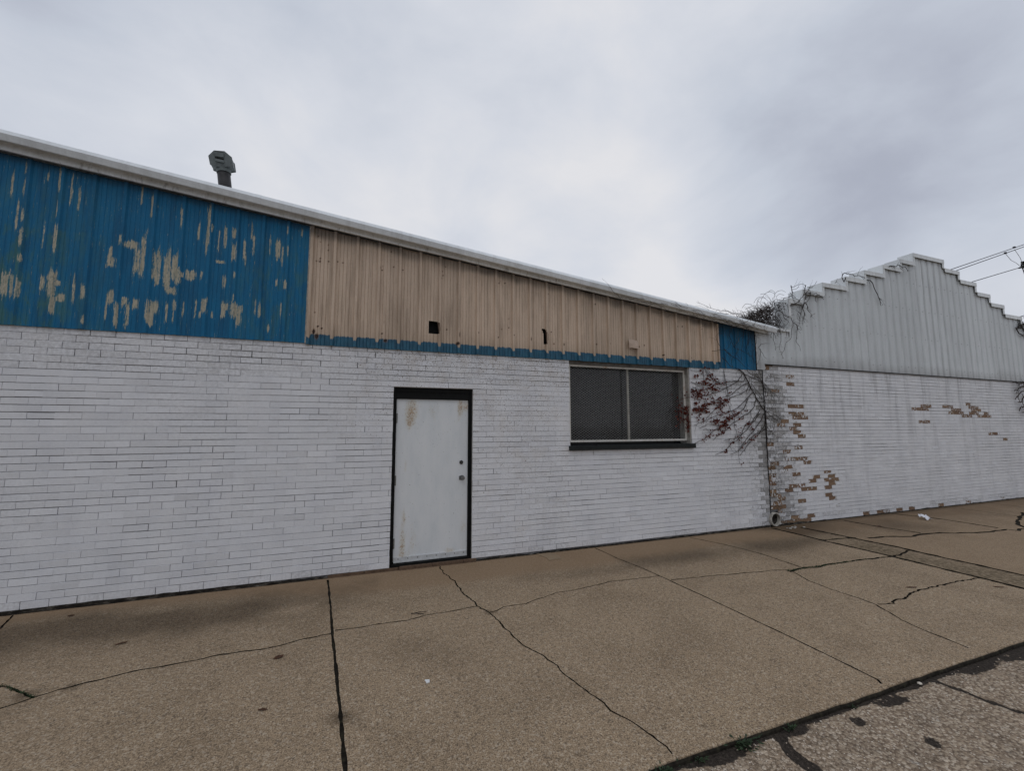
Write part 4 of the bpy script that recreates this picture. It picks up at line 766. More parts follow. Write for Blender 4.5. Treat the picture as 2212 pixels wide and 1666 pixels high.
# ---- window
m_glass, g, b = mat('dark_window_glass', .07, .5); v = g.obj()
g.put(b.inputs['Base Color'], g.ramp(g.noise(v, 1.4, 4, .5), [(.35, (.004, .004, .005)), (.6, (.010, .011, .014)), (.75, (.022, .024, .03))]))
mb = MB(); mb.box(2.86, 3.90, .190, .196, 1.44, 2.70); mb.box(3.90, 5.14, .199, .205, 1.44, 2.70)
win = mb.build('window', m_glass, long_b)
mb = MB(); mb.box(5.04, 5.077, .125, .19, 1.45, 2.69); mb.build('sash', flat('sash_paint', (.30, .29, .27), .6, .25, 20), win)
def ex_f(g, v, c):
    n = g.noise(v, 9, 5, .7); return g.mix(g.m('MULTIPLY', g.sm(n, .56, .70), .8), c, (.40, .24, .11))
m_fr = metal('screen_frame_paint', (.68, .665, .62), (.55, .53, .48), .5, ex_f)
FX0, FX1, FZ0, FZ1 = 2.912, 5.075, 1.492, 2.644; fy0, fy1 = .078, .098; w = .030
mb = MB(); mb.box(FX0, FX0+w, fy0, fy1, FZ0, FZ1); mb.box(FX1-w, FX1, fy0, fy1, FZ0, FZ1); mb.box(FX0+w, FX1-w, fy0, fy1, FZ0, FZ0+w); mb.box(FX0+w, FX1-w, fy0, fy1, FZ1-w, FZ1)
mb.build('screen_frame', m_fr, win)
mb = MB(); mb.box(3.950, 3.985, .100, .116, FZ0+.01, FZ1-.01); mb.build('screen_bar', flat('bar_paint', (.42, .405, .36), .6, .2, 25), win)
mb = MB(); px, pz = .0585, .0375; sl = pz/px; hw = .0012
x0, x1, z0, z1 = FX0+w-.004, FX1-w+.004, FZ0+w-.004, FZ1-w+.004
def strand(a, c, y):
    (xa, za), (xb, zb_) = a, c; d = Vector((xb-xa, 0, zb_-za)).normalized(); nn = Vector((-d.z, 0, d.x))*hw
    p = [Vector((xa, y, za))+nn, Vector((xb, y, zb_))+nn, Vector((xb, y, zb_))-nn, Vector((xa, y, za))-nn]
    mb.prism([tuple(q) for q in p], (0, .003, 0))
for sgn in (1, -1):
    k = -80
    while k < 80:
        # line z = zc + sgn*sl*(x-x0)
        zc = z0+k*pz; pts = []
        xa, xb = x0, x1; za, zb_ = zc, zc+sgn*sl*(x1-x0)
        def clip(zt): return x0+(zt-zc)/(sgn*sl)
        lo, hi = (z0, z1)
        if sgn > 0: xa = max(x0, clip(lo)); xb = min(x1, clip(hi))
        else: xa = max(x0, clip(hi)); xb = min(x1, clip(lo))
        if xb-xa > .01: strand((xa, zc+sgn*sl*(xa-x0)), (xb, zc+sgn*sl*(xb-x0)), .088 if sgn > 0 else .0915)
        k += 1
mb.build('wire_screen', flat('galvanised_wire', (.25, .25, .24), .6, .2, 30), win)
mb = MB(); mb.box(2.862, 5.128, -.055, .15, 1.382, 1.446); sl_ = mb.build('window_sill', flat('sill_dark_green', (.010, .013, .013), .6, .35, 14), win); bv = sl_.modifiers.new('bevel', 'BEVEL'); bv.width = .006; bv.segments = 2
mb = MB(); mb.box(2.886, 5.096, .05, .12, 2.648, 2.70); mb.build('lintel_board', flat('lintel_paint', (.20, .19, .18), .8, .3, 14), win)
mb = MB(); mb.box(5.078, 5.0975, .01, .124, 1.447, 2.70); mb.build('window_jamb', flat('jamb_paint', (.34, .32, .29), .7, .3, 12), win); mb = MB(); mb.box(2.8845, 2.904, .06, .124, 1.447, 2.70); mb.build('window_jamb', m_black, win)  # left jamb is black: a shadow strip put into its colour

# =====================================================================
#  GABLE BUILDING (right)
# =====================================================================
gab = empty('gable_building', (6.74, 0, 0))
tag(gab, 'white brick building with peeling paint under a pale metal gable of stair steps', 'building')
def child(o): o.parent = gab; o.matrix_parent_inverse = gab.matrix_world.inverted() if False else Matrix.Translation((-6.74, 0, 0)); return o
ZB2 = [.0154+k*.0678 for k in range(0, 42)]
PO = (6.60, 6.925, -.1, .255)
w2 = child(wall_bricks(6.748, 18.6, ZB2, 2.83, [PO], .070, at2, 'brick_wall', None, seed=11))
mb = MB(); slab(mb, 6.742, 18.6, -.0, 2.83, [(6.742, 6.925, -.0, .255)], .0078); mb.box(18.6, 26, 0, .22, 0, 2.83)
mo = mb.build('mortar', [m_mort, m_paintwall]); mo.parent = w2
m_pf = m_foot
mb = MB()
fo = foot
def footc(*a):
    n0 = set(S.objects); foot(*a)
    for o in S.objects:
        if o not in n0: child(o)
footc(6.95, 18.6, lambda x: .020+.012*gnz(x, 0, 1.2, 3)+.02*(1-sst(7.0, 8.6, x)), -.012, 8, m_foot, 'footing', None, .014)
mb = MB(); pts = jit([(6.7415, 0), (6.7415, 2.72)], .03, .0012, 5); mb.tube([(p.x, -.007+.003*gnz(p.y, 1, 8, 1), p.y) for p in pts], .0058, .0058, 5)
child(mb.build('corner_joint', m_black))
# clay drain outlet
m_clay = flat('drain_rim', (.42, .40, .36), .8, .3, 20); mb = MB(); K = 40
for (ra, rb, ya, yb_) in ((.1185, .1185, .06, -.035), (.1185, .110, -.035, -.045), (.110, .098, -.045, -.042), (.098, .094, -.042, .02)):
    for i in range(K):
        a, c = 2*math.pi*i/K, 2*math.pi*(i+1)/K
        P = lambda r, t, y: (6.812+r*math.cos(t), y, .128+r*math.sin(t))
        mb.quad(P(ra, a, ya), P(ra, c, ya), P(rb, c, yb_), P(rb, a, yb_))
dr = child(mb.build('drain_pipe', m_clay, smooth=True))
mb = MB()
for i in range(K):
    a, c = 2*math.pi*i/K, 2*math.pi*(i+1)/K; P = lambda r, t, y: (6.812+r*math.cos(t), y, .128+r*math.sin(t))
    mb.quad(P(.094, a, .02), P(.094, c, .02), P(.094, c, .5), P(.094, a, .5)); mb.poly([P(.094, a, .5), P(.094, c, .5), (6.812, .5, .128)])
o = mb.build('pipe_bore', m_black); o.parent = dr
mb = MB(); mb.box(6.743, 6.93, .012, .05, -.04, .26); child(mb.build('wall_recess', m_foot))

STEPS = [(7.46, 7.865, 4.09), (7.865, 8.43, 4.312), (8.43, 9.146, 4.512), (9.146, 9.745, 4.722), (9.745, 10.386, 4.935), (10.386, 11.0, 5.141), (11.0, 11.498, 5.352), (11.498, 12.64, 5.562),
         (12.64, 13.24, 5.366), (13.24, 13.92, 5.166), (13.92, 14.49, 4.940), (14.49, 15.09, 4.733), (15.09, 15.885, 4.508), (15.885, 18.6, 4.29)]
def a_gab(x, z, o, zt):
    ru = 0
    for rz0 in (2.98, 3.52, 4.1):
        pass
    gm = 1.0 if o > .004 else 0.0
    mid = 1.0 if 11.7 < x < 12.7 else .5
    return dict(prof=gm*mid*(.75+.5*gnz(x, z, .9, 3)), rust=.35*(1-sst(.01, .04, z-2.83+.01*gnz(x, z, 9, 1))))
def gs(x0, x1, zlo, zt, nm='gable_siding'):
    return siding(nm, m_gable, None, x0, x1, zlo, (lambda x: zt) if not callable(zt) else zt, max(4, int((zt if not callable(zt) else 3.4)-2.8)*6), .2345, 7.797-.03, PG, -.026, a_gab, wob=.004)
# one joined siding mesh from its stepped pieces
segs = [(6.60, 6.792, 2.722, 2.828), (6.60, 7.46, 2.828, lambda x: min(3.46, FB(x)+.06))]+[(a, b_, 2.828, z-.03) for a, b_, z in STEPS]
parts = [gs(*s_) for s_ in segs]
bmj = bmesh.new()
base = parts[0].data
verts, faces, at = [], [], {'prof': [], 'rust': []}
for p in parts:
    n = len(verts); verts += [tuple(v_.co) for v_ in p.data.vertices]; faces += [tuple(n+i for i in f.vertices) for f in p.data.polygons]
    for k in at: at[k] += [d.value for d in p.data.attributes[k].data]
    bpy.data.objects.remove(p)
bmj.free()
mb = MB(); mb.v = verts; mb.f = faces; mb.mi = [0]*len(faces)
rr = random.Random(4)      # screw heads along the girts
for zz in (2.97, 3.62, 4.25, 4.85):
    for k in range(-4, 46):
        x = 7.797+.2345*(k+.62)
        top = max([z for a, b_, z in STEPS if a <= x <= b_] or [3.4])
        if x > 6.7 and zz < top-.15 and rr.random() < .8: z = zz+rr.uniform(-.012, .012); mb.box(x-.0045, x+.0045, -.034, -.024, z-.0045, z+.0045, 1)
for k in at: at[k] += [0]*(len(mb.v)-len(at[k]))
mb.at = at
gsd = child(mb.build('gable_siding', [m_gable, flat('screw_head', (.16, .16, .16), .6, .2, 30)]))
mb = MB()
for (a, b_, z) in STEPS: mb.box(a+.001, b_-.001, -.010, .205, 2.84, z-.012)
mb.box(6.95, 7.455, -.010, .205, 2.84, 3.495)
child(mb.build('parapet', m_trim))
mb = MB()
mb.box(6.94, 7.47, -.046, .235, 3.500, 3.510); mb.box(6.94, 7.47, -.048, -.044, 3.455, 3.510)
for i, (a, b_, z) in enumerate(STEPS):
    up = i < 8; zn = STEPS[i-1][2] if i else 3.51; za = STEPS[i+1][2] if i+1 < len(STEPS) else z-.2
    e0, e1 = (a-.012, b_) if i < 7 else ((a-.012, b_+.022) if i == 7 else (a+.022, b_+.022))
    hh = .090 if i > 6 else .085
    mb.box(e0, e1, -.0595, .232, z-.008, z); mb.box(e0, e1, -.0640, -.0600, z-hh, z-.0002)
    if i <= 7: mb.box(a-.012, a-.006, -.0555, .230, zn+.001, z-.008)           # smooth box end facing left
    if i <= 7: mb.box(a-.012, a+.045, -.0570, -.0530, max(zn-.09, z-.36), z-hh)    # corner flashing
    if i >= 7 and i+1 < len(STEPS):
        mb.box(b_+.016, b_+.022, -.0560, .230, za+.0005, z-.008); mb.box(b_-.052, b_+.015, -.0570, -.0530, za-.002, z-hh)
child(mb.build('coping', m_trim))
# lifted lips of old paint beside the bare bricks
mb = MB(); rr = random.Random(5)
for (a, b_, c, d) in BARE:
    for _ in range(5):
        e = rr.random(); L_ = rr.uniform(.02, .07); h = rr.uniform(.006, .018)
        x = rr.choice((a, b_)) if e < .4 else rr.uniform(a, b_-.02); z = rr.uniform(c, d) if e < .4 else rr.choice((c, d))
        dx, dz = (rr.uniform(-.01, .01), L_*.6) if e < .4 else (L_, rr.uniform(-.006, .006))
        nx, nz = (h, 0) if e < .4 else (0, h)
        mb.poly([(x, -.005, z), (x+dx, -.005, z+dz), (x+dx+nx*.7, -.005-h*.9, z+dz+nz*.7), (x+dx*.5+nx, -.005-h, z+dz*.5+nz), (x+nx*.5, -.005-h*.6, z+nz*.5)])
for _ in range(150):
    x = 6.78+abs(rr.gauss(0, .38)); z = rr.uniform(.05, 2.7)
    if x > 7.9 or (x < 6.95 and z < .3): continue
    L_ = rr.uniform(.015, .05); h = rr.uniform(.005, .014); a_ = rr.uniform(0, 6.28)
    mb.poly([(x, -.006, z), (x+L_*math.cos(a_), -.006, z+L_*.5*math.sin(a_)), (x+L_*.8*math.cos(a_)+h, -.006-h, z+L_*.4*math.sin(a_)+h), (x+h*.5, -.006-h, z+h)])
o = mb.build('paint_flake', flat('lifted_paint', (.66, .655, .64), .7, .15, 30)); o.parent = w2; o['kind'] = 'stuff'
mb = MB()
mb.box(6.79, 18.6, -.034, .0, 2.814, 2.8275); child(mb.build('drip_flashing', m_black))
# roof behind the parapet, rear and side walls
mb = MB(); m_roofg = flat('grey_roof_sheet', (.30, .31, .32), .6, .15, 3)
mb.prism([(6.9, .24, 3.05), (12.07, .24, 4.55), (17.3, .24, 3.05), (17.3, .24, 2.9), (12.07, .24, 4.4), (6.9, .24, 2.9)], (0, 14, 0)); child(mb.build('roof', m_roofg))
mb = MB(); mb.box(6.75, 6.95, .25, 14.2, 0, 3.2); mb.box(18.4, 18.6, .22, 14.2, 0, 2.9); mb.box(6.95, 18.4, 14.0, 14.2, 0, 2.9); child(mb.build('side_wall', m_paintwall))

# =====================================================================
#  VINES
# =====================================================================
m_twig = flat('dry_vine_bark', (.040, .030, .026), .85, .4, 30)
m_twig2 = flat('reddish_vine_bark', (.10, .045, .035), .85, .3, 30)
m_leaf, g, b = mat('dead_red_leaf', .7, .3); v = g.obj()
g.put(b.inputs['Base Color'], g.ramp(g.noise(v, 28, 3, .7), [(.32, (.030, .008, .006)), (.5, (.105, .018, .012)), (.68, (.19, .045, .020))]))
def curl(p0, d0, n, step, wob, r, grav=(0, 0, 0)):
    p = Vector(p0); d = Vector(d0).normalized(); out = [p.copy()]
    for _ in range(n):
        d = (d+Vector((r.gauss(0, wob), r.gauss(0, wob*.5), r.gauss(0, wob)))+Vector(grav)).normalized(); p = p+d*step; out.append(p.copy())
    return out
def wallvine(mb, pl, r0, r1, y, seed, twigs=3, tl=.14, step=.045, wob=.006, depth=.008):
    pts = jit(pl, step, wob, seed, .6); r = random.Random(seed*7+1)
    P = [Vector((p.x, y-depth*abs(math.sin(i*.7+seed))-.002, p.y)) for i, p in enumerate(pts)]
    mb.tube(P, r0, r1, 5)
    L = len(P)
    for _ in range(int(twigs*L*step/.5)):
        i = r.randrange(1, max(2, L-1)); t = (P[min(i+1, L-1)]-P[i-1]).normalized(); s_ = r.choice((-1, 1))
        a = r.uniform(.35, 1.0)*s_; d = Vector((t.x*math.cos(a)-t.z*math.sin(a), r.uniform(-.1, .05), t.x*math.sin(a)+t.z*math.cos(a)))
        q = curl(P[i], d, r.randint(2, 6), tl/5*r.uniform(.6, 1.6), .22, r)
        q = [Vector((c.x, min(y-.002, c.y), c.z)) for c in q]; mb.tube(q, max(.0016, r1*.9), .0010, 4)
    return P
# --- vine on the brick under the blue panel
vine = empty('wall_vine', (6.7, 0, 0)); OFF = Matrix.Translation((-6.7, 0, 0))
tag(vine, 'bare climbing vine fanning over the white brick right of the window with dead red leaves', 'vine')
def vch(o, e=vine, m=OFF): o.parent = e; o.matrix_parent_inverse = m; return o
mb = MB()
for i, pl in enumerate(LOWV):
    thick = {0: (.010, .005), 30: (.007, .004)}.get(i, (.0062, .0032) if i < 14 else (.0036, .0024))
    wallvine(mb, pl, thick[0], thick[1], -.012, i+1, twigs=3.4 if i < 14 else 2.0, tl=.15)
vch(mb.build('stem', m_twig, smooth=True))
mb = MB()
for i, pl in enumerate(BLUEV): wallvine(mb, pl, .0060 if i in (0, 1) else .0036, .0018, -.056, 60+i, twigs=3.2, tl=.12)
r = random.Random(3)
for i in range(34):
    x = r.uniform(5.8, 6.55); z = r.uniform(2.8, 3.4); q = curl((x, -.052, z), (r.uniform(-.5, .5), 0, r.choice((-1, 1))), r.randint(4, 10), .035, .25, r)
    mb.tube([Vector((c.x, min(-.046, max(-.07, c.y)), min(c.z, FB(c.x)))) for c in q], .0022, .0012, 4)
vch(mb.build('twig', m_twig, smooth=True))
# dense fine rootlets on the column of brick by the corner
mb = MB()
for i in range(420):
    z = 2.70*r.random()**.85; x = 6.76+abs(r.gauss(0, .22))+(.0 if r.random() < .7 else r.uniform(0, .2))
    if x > 7.55 or (x < 6.95 and z < .27): continue
    q = curl((x, -.008, z), (r.uniform(-.5, .5), 0, r.choice((-1, 1))), r.randint(2, 5), .018, .55, r)
    mb.tube([Vector((c.x, -.008-.002*r.random(), c.z)) for c in q], .0019, .0010, 3, cap=False)
for i in range(60):
    z = 2.7*r.random(); x = r.uniform(6.3, 6.73); q = curl((x, -.008, z), (r.uniform(-1, 1), 0, r.uniform(-1, 1)), r.randint(2, 5), .02, .5, r)
    mb.tube([Vector((c.x, -.008, c.z)) for c in q], .0014, .0009, 3, cap=False)
vch(mb.build('rootlet', m_twig))
mb = MB()
def leafmesh(mb, c, s, r):
    u = Vector((r.gauss(0, 1), r.gauss(0, .45), r.gauss(0, 1))).normalized(); w = u.cross(Vector((r.gauss(0, .4), 1, r.gauss(0, .4)))).normalized(); nrm = u.cross(w)
    n = len(mb.v); sh = [(0, -.5), (.38, -.35), (.5, .02), (.22, .18), (.12, .6), (-.1, .22), (-.45, .2), (-.36, -.3)]
    mb.v.append(tuple(c-nrm*s*.18))
    for (a, b_) in sh: mb.v.append(tuple(c+u*(a*s)+w*(b_*s)+nrm*(s*.25*(a*a+b_*b_))))
    for i in range(8): mb.f.append((n, n+1+i, n+1+(i+1) % 8)); mb.mi.append(0)
for (x, z, k) in LEAFC:
    for _ in range(int(k*1.0)):
        sp = .016+.0010*k; px = x+r.gauss(0, sp*1.25)
        y = -.022-.03*r.random()
        if 2.9 < px < 5.09: y = r.uniform(.02, .07)
        leafmesh(mb, Vector((px, y, z+r.gauss(0, sp*.62))), r.uniform(.022, .039), r)
vch(mb.build('leaf', m_leaf))
mb = MB()
for q in ([(5.05, .06, 2.05), (5.07, .02, 1.93), (5.08, .04, 1.78), (5.06, .05, 1.62)], [(4.93, .06, 2.1), (4.97, .06, 1.95), (4.95, .07, 1.8)], [(5.3, -.02, 2.15), (5.12, -.01, 2.2), (5.02, .05, 2.18), (4.85, .06, 2.12)]): mb.tube(q, .004, .003, 4)
for _ in range(80):
    leafmesh(mb, Vector((5.06+r.gauss(0, .018), r.uniform(0, .06), r.uniform(1.62, 2.05))), r.uniform(.02, .035), r)
for _ in range(50): leafmesh(mb, Vector((4.93+r.gauss(0, .05), r.uniform(.055, .075), 1.95+r.gauss(0, .12))), r.uniform(.02, .035), r)
vch(mb.build('jamb_leaf', m_leaf))
# --- tangle over the roof corner
tang = empty('roof_vine', (7.0, 0, 3.4)); OF2 = Matrix.Translation((-7.0, 0, -3.4))
tag(tang, 'dense leafless vine heaped over the low roof corner and hanging down the pale gable', 'vine')
mb = MB()
for i, pl in enumerate(HANGV):
    over = i > 11; wallvine(mb, pl, .0062 if i < 2 else .0042, .0022, -.215 if over and pl[0][0] < 7.05 else -.055, 120+i, twigs=3.5, tl=.10, depth=.02)
for i, pl in enumerate(TOPV): wallvine(mb, pl, .0072 if i < 8 else .0048, .0028, -.06, 180+i, twigs=3.6, tl=.12, wob=.010, depth=.04)
for i, pl in enumerate(ARCV):
    pts = [Vector((x, 0, z)) for x, z in pl]; sm2 = []
    for j in range(len(pts)-1):
        p0, p1, p2, p3 = pts[max(j-1, 0)], pts[j], pts[j+1], pts[min(j+2, len(pts)-1)]
        for t in (0, .25, .5, .75):
            sm2.append(.5*((2*p1)+(p2-p0)*t+(2*p0-5*p1+4*p2-p3)*t*t+(3*p1-p0-3*p2+p3)*t**3))
    sm2.append(pts[-1]); mb.tube([q+Vector((0, .02*(i % 4), 0)) for q in sm2], .0034, .0026, 4)
vch(mb.build('branch', m_twig, smooth=True), tang, OF2)
mb = MB(); r = random.Random(21)
def inmass(x, z):
    # rising wedge against the white box end
    t = (x-6.15)/.95
    if not 0 <= t <= 1.3: return False
    return FT(x)-.03 < z < FT(x)+.03+.42*t**1.3
n = 0
while n < 1250:
    x = r.uniform(6.3, 7.3); z = r.uniform(3.45, 4.0)
    if not inmass(x, z): continue
    n += 1
    q = curl((x, r.uniform(.0, .34), z), (r.gauss(0, 1), r.gauss(0, .3), r.gauss(0, .5)), r.randint(4, 8), .026, .42, r)
    q = [c for c in q if c.x < 7.4]
    if len(q) > 2: mb.tube(q, .0037, .0022, 3, cap=False)
for i in range(70):   # springy loops standing off the heap
    x = r.uniform(6.35, 7.25); base = FT(x)+.02+.42*max(0, (x-6.15))**1.3
    q = curl((x, r.uniform(-.03, .25), base-.05), (r.uniform(-.9, .2), 0, .8), r.randint(6, 11), .032, .16, r, (-.08, 0, -.14))
    mb.tube(q, .0032, .0018, 3, cap=False)
for i in range(60):
    x = r.uniform(7.0, 7.75); z = r.uniform(3.5, 4.3)
    if x < 7.46: z = min(z, 4.0)
    q = curl((x, -.055, z), (r.gauss(0, 1), 0, -.7), r.randint(4, 9), .032, .35, r)
    mb.tube([Vector((c.x, min(-.052, c.y), c.z)) for c in q], .0032, .0018, 3, cap=False)
for i in range(90):   # creeping along the gutter
    x = r.triangular(3.0, 6.9, 6.4); z = FT(x)-r.uniform(.07, .20)
    q = curl((x, -.20, z), (-1, 0, .10), r.randint(4, 12), .035, .22, r, (-.05, 0, .012))
    mb.tube([Vector((c.x, min(-.098, max(-.215, c.y)), c.z)) for c in q], .0028, .0014, 3, cap=False)
vch(mb.build('twig', m_twig), tang, OF2)
# --- vine at the right edge
rv_ = empty('edge_vine', (16.2, 0, 2.8)); OF3 = Matrix.Translation((-16.2, 0, -2.8))
tag(rv_, 'dark leafless vine reaching in from the right end over the gable building wall', 'vine')
mb = MB()
for i, pl in enumerate(RIGHTV): wallvine(mb, pl, .016, .008, -.05, 300+i, twigs=4, tl=.22, step=.08, wob=.02)
for i in range(260):
    up = r.random() < .4
    x = 16.9-abs(r.gauss(0, .45)); z = r.gauss(4.27, .07) if up else r.uniform(1.5, 2.78)
    if not up and x < 15.8+.3*abs(math.sin(z*7)): continue
    if up and x < 15.95: continue
    q = curl((x, -.06, z), (-1, 0, r.uniform(-.6, .1)), r.randint(3, 8), .07, .3, r)
    mb.tube([Vector((c.x, min(-.05, c.y), c.z)) for c in q], .008, .004, 3, cap=False)
vch(mb.build('branch', m_twig), rv_, OF3)
# --- stray sprigs on the coping
for (pl, lab, y) in (([(9.12, 4.70), (9.05, 4.60), (9.0, 4.68), (9.08, 4.78), (9.35, 4.80), (9.72, 4.76)], 'thin dry sprig lying over the fourth step of the stair stepped parapet', -.06),
                 ([(9.79, 4.73), (9.93, 4.70), (10.05, 4.50), (10.12, 4.40), (10.18, 4.22)], 'single dark twig hanging down the metal below the stepped parapet', -.06),
                 ([(10.55, 5.12), (10.75, 5.16), (10.9, 5.20), (11.02, 5.15), (11.12, 5.17), (11.2, 5.08)], 'dry sprig curling over the parapet two steps below its peak', -.07)):
    e = empty('dry_sprig', (pl[0][0], y, pl[0][1])); tag(e, lab, 'twig', 'dry sprigs left on the stepped parapet')
    mb = MB(); wallvine(mb, pl, .009, .005, y, int(pl[0][0]*10), twigs=5, tl=.14, wob=.01); o = mb.build('stem', m_twig); o.parent = e; o.matrix_parent_inverse = Matrix.Translation((-pl[0][0], -y, -pl[0][1]))

# =====================================================================
#  OVERHEAD CABLES
# =====================================================================
m_cab = flat('cable_rubber', (.07, .07, .085), .6, .2, 5); m_cab2 = flat('pale_cable', (.40, .42, .45), .6, .1, 5)
def cable(p0, p1, rad, lab, sag=.0, m=m_cab, n=24):
    pts = []
    for i in range(n+1):
        t = i/n; p = Vector(p0).lerp(Vector(p1), t); p.z -= sag*4*t*(1-t); pts.append(p)
    mb = MB(); mb.tube(pts, rad, rad, 6); o = mb.build('power_cable', m, smooth=True); tag(o, lab, 'cable', 'overhead cables above the right end'); return o
# plane y = 7
sl1 = (12.739-10.06)/(38.25-30.075)
cable((18, 7, 10.06-sl1*12.075), (52, 7, 12.739+sl1*13.75), .022, 'lower cable of the close pair crossing the sky above the stepped parapet')
s2 = (12.875-10.20)/(38.25-30.0)
cable((18, 7, 10.20-s2*12.0), (52, 7, 12.875+s2*13.75), .022, 'upper cable of the close pair crossing the sky above the stepped parapet')
s3 = (11.301-9.651)/(37.423-31.63)
cable((20, 7, 9.651-s3*11.63), (37.45, 7, 11.305), .022, 'single cable below the pair running up to the black clamp at the picture edge')
s4 = (8.299-8.136)/(37.202-36.465)
cable((30, 7, 8.136-s4*6.465), (48, 7, 8.136+s4*11.535), .022, 'lowest thin cable just above the last low step of the parapet')
ins = empty('cable_clamp', (37.9, 7, 11.5)); tag(ins, 'black cable clamp holding the single cable at the right edge of the sky', 'clamp'); IO = Matrix.Translation((-37.9, -7, -11.5))
mb = MB(); mb.tube([(37.3, 7, 11.25), (37.6, 7, 11.34), (37.75, 7, 11.38), (38.6, 7, 11.58)], .04, .11, 8); mb.box(37.85, 38.5, 6.9, 7.1, 11.38, 11.62); mb.box(37.80, 38.2, 6.93, 7.07, 11.64, 11.74)
o = mb.build('clamp_body', m_black); o.parent = ins; o.matrix_parent_inverse = IO
mb = MB(); mb.tube([(37.72, 7, 11.32), (37.82, 7, 11.15), (37.90, 7, 10.96), (38.3, 7, 10.92), (38.5, 7, 11.3)], .025, .025, 6); o = mb.build('bail_wire', m_black); o.parent = ins; o.matrix_parent_inverse = IO
def pale(pts, lab):
    mb = MB(); mb.tube(pts, .012, .012, 5); o = mb.build('tap_wire', m_cab2, smooth=True); tag(o, lab, 'wire', 'pale tap wires between cable and clamp')
pale([(35.95, 7, 11.95), (36.1, 7, 11.85), (36.5, 7, 11.62), (37.0, 7, 11.55), (37.4, 7, 11.42), (37.75, 7, 11.40), (37.85, 7, 11.55)], 'long pale wire drooping from the lower cable of the pair to the black clamp')
pale([(37.05, 7, 12.38), (37.3, 7, 12.2), (37.6, 7, 11.95), (37.72, 7, 11.75), (37.85, 7, 11.60)], 'short pale wire dropping from the upper cable of the pair to the black clamp')
for (x, z, lab) in ((35.93, 12.0, 'small dark connector under the lower cable of the pair'), (37.05, 12.52, 'small dark connector on top of the upper cable of the pair')):
    mb = MB(); mb.box(x-.06, x+.06, 6.95, 7.05, z-.05, z+.04); mb.tube([(x-.10, 7, z), (x+.10, 7, z+.03)], .032, .032, 8); tag(mb.build('cable_connector', m_cab), lab, 'connector', 'connectors on the cable pair')

# =====================================================================
#  LITTER, LEAVES, WEEDS, STONES
# =====================================================================
def paper():
    mb = MB(); nx, ny = 12, 8; r = random.Random(9)
    for i in range(nx+1):
        for j in range(ny+1):
            s_, t_ = i/nx-.5, j/ny-.5; x = 9.93+.11*s_+.06*t_; y = -.58-.06*s_*1.0+.12*t_
            z = .006+.05*max(0, .5+gnz(s_, t_, 3.2, 6))+.04*(t_+.5)
            mb.v.append((x, y, z))
    for i in range(nx):
        for j in range(ny):
            a = i*(ny+1)+j; mb.f.append((a, a+ny+1, a+ny+2, a+1)); mb.mi.append(0)
    o = mb.build('paper_scrap', flat('white_paper', (.78, .79, .84), .7, .05, 20)); m_ = o.modifiers.new('thick', 'SOLIDIFY'); m_.thickness = .003
    tag(o, 'crumpled white paper lying on the pavement in front of the gable building', 'paper')
paper()
mb = MB(); mb.prism([(.492, -2.352, .001), (.498, -2.392, .001), (.520, -2.388, .001), (.523, -2.360, .001)], (0, 0, .006))
tag(mb.build('white_chip', flat('white_chip_paint', (.75, .76, .76), .6, .05, 30)), 'small white chip on the open pavement below the door', 'litter')
m_dl = flat('brown_leaf', (.075, .035, .018), .8, .3, 30)
def dleaf(x, y, a, b_, ang, lab, nm='fallen_leaf', m=m_dl):
    mb = MB(); n = 14; mb.v.append((x, y, .012)); ca, sa = math.cos(ang), math.sin(ang)
    for i in range(n):
        t = 2*math.pi*i/n; u, w_ = a*math.cos(t)*(1+.12*math.sin(3*t)), b_*math.sin(t); mb.v.append((x+u*ca-w_*sa, y+u*sa+w_*ca, .003+.006*math.cos(2*t)**2))
    for i in range(n): mb.f.append((0, 1+i, 1+(i+1) % n)); mb.mi.append(0)
    tag(mb.build(nm, m), lab, 'leaf', 'dead leaves on the pavement')
dleaf(-.490, -1.68, .036, .024, .5, 'round brown leaf on the pavement left of the long straight joint')
dleaf(-.480, -2.31, .030, .010, -.3, 'narrow brown leaf curled on the open pavement left of the joint')
dleaf(-1.70, -1.015, .040, .010, .4, 'thin dark leaf in the damp band of pavement under the blue siding')
dleaf(-2.392, -.228, .026, .014, .1, 'small dark leaf close to the wall foot at the far left')
dleaf(5.62, -2.50, .060, .012, -.4, 'thin dark leaf beside the jagged crack right of the middle')
dleaf(6.5, -2.82, .050, .010, -.6, 'dark sliver of leaf between jagged crack and kerb at the right')
dleaf(8.5, -.62, .070, .030, .3, 'dark leaf in front of the peeling brick corner')
mb = MB(); mb.tube([(.529, -1.276, .005), (.57, -1.298, .010), (.64, -1.325, .005)], .004, .003, 5); mb.tube([(.56, -1.29, .008), (.60, -1.27, .006), (.67, -1.29, .005)], .003, .002, 5)
tag(mb.build('twig', m_twig), 'short forked twig beside the crack in front of the door', 'twig')
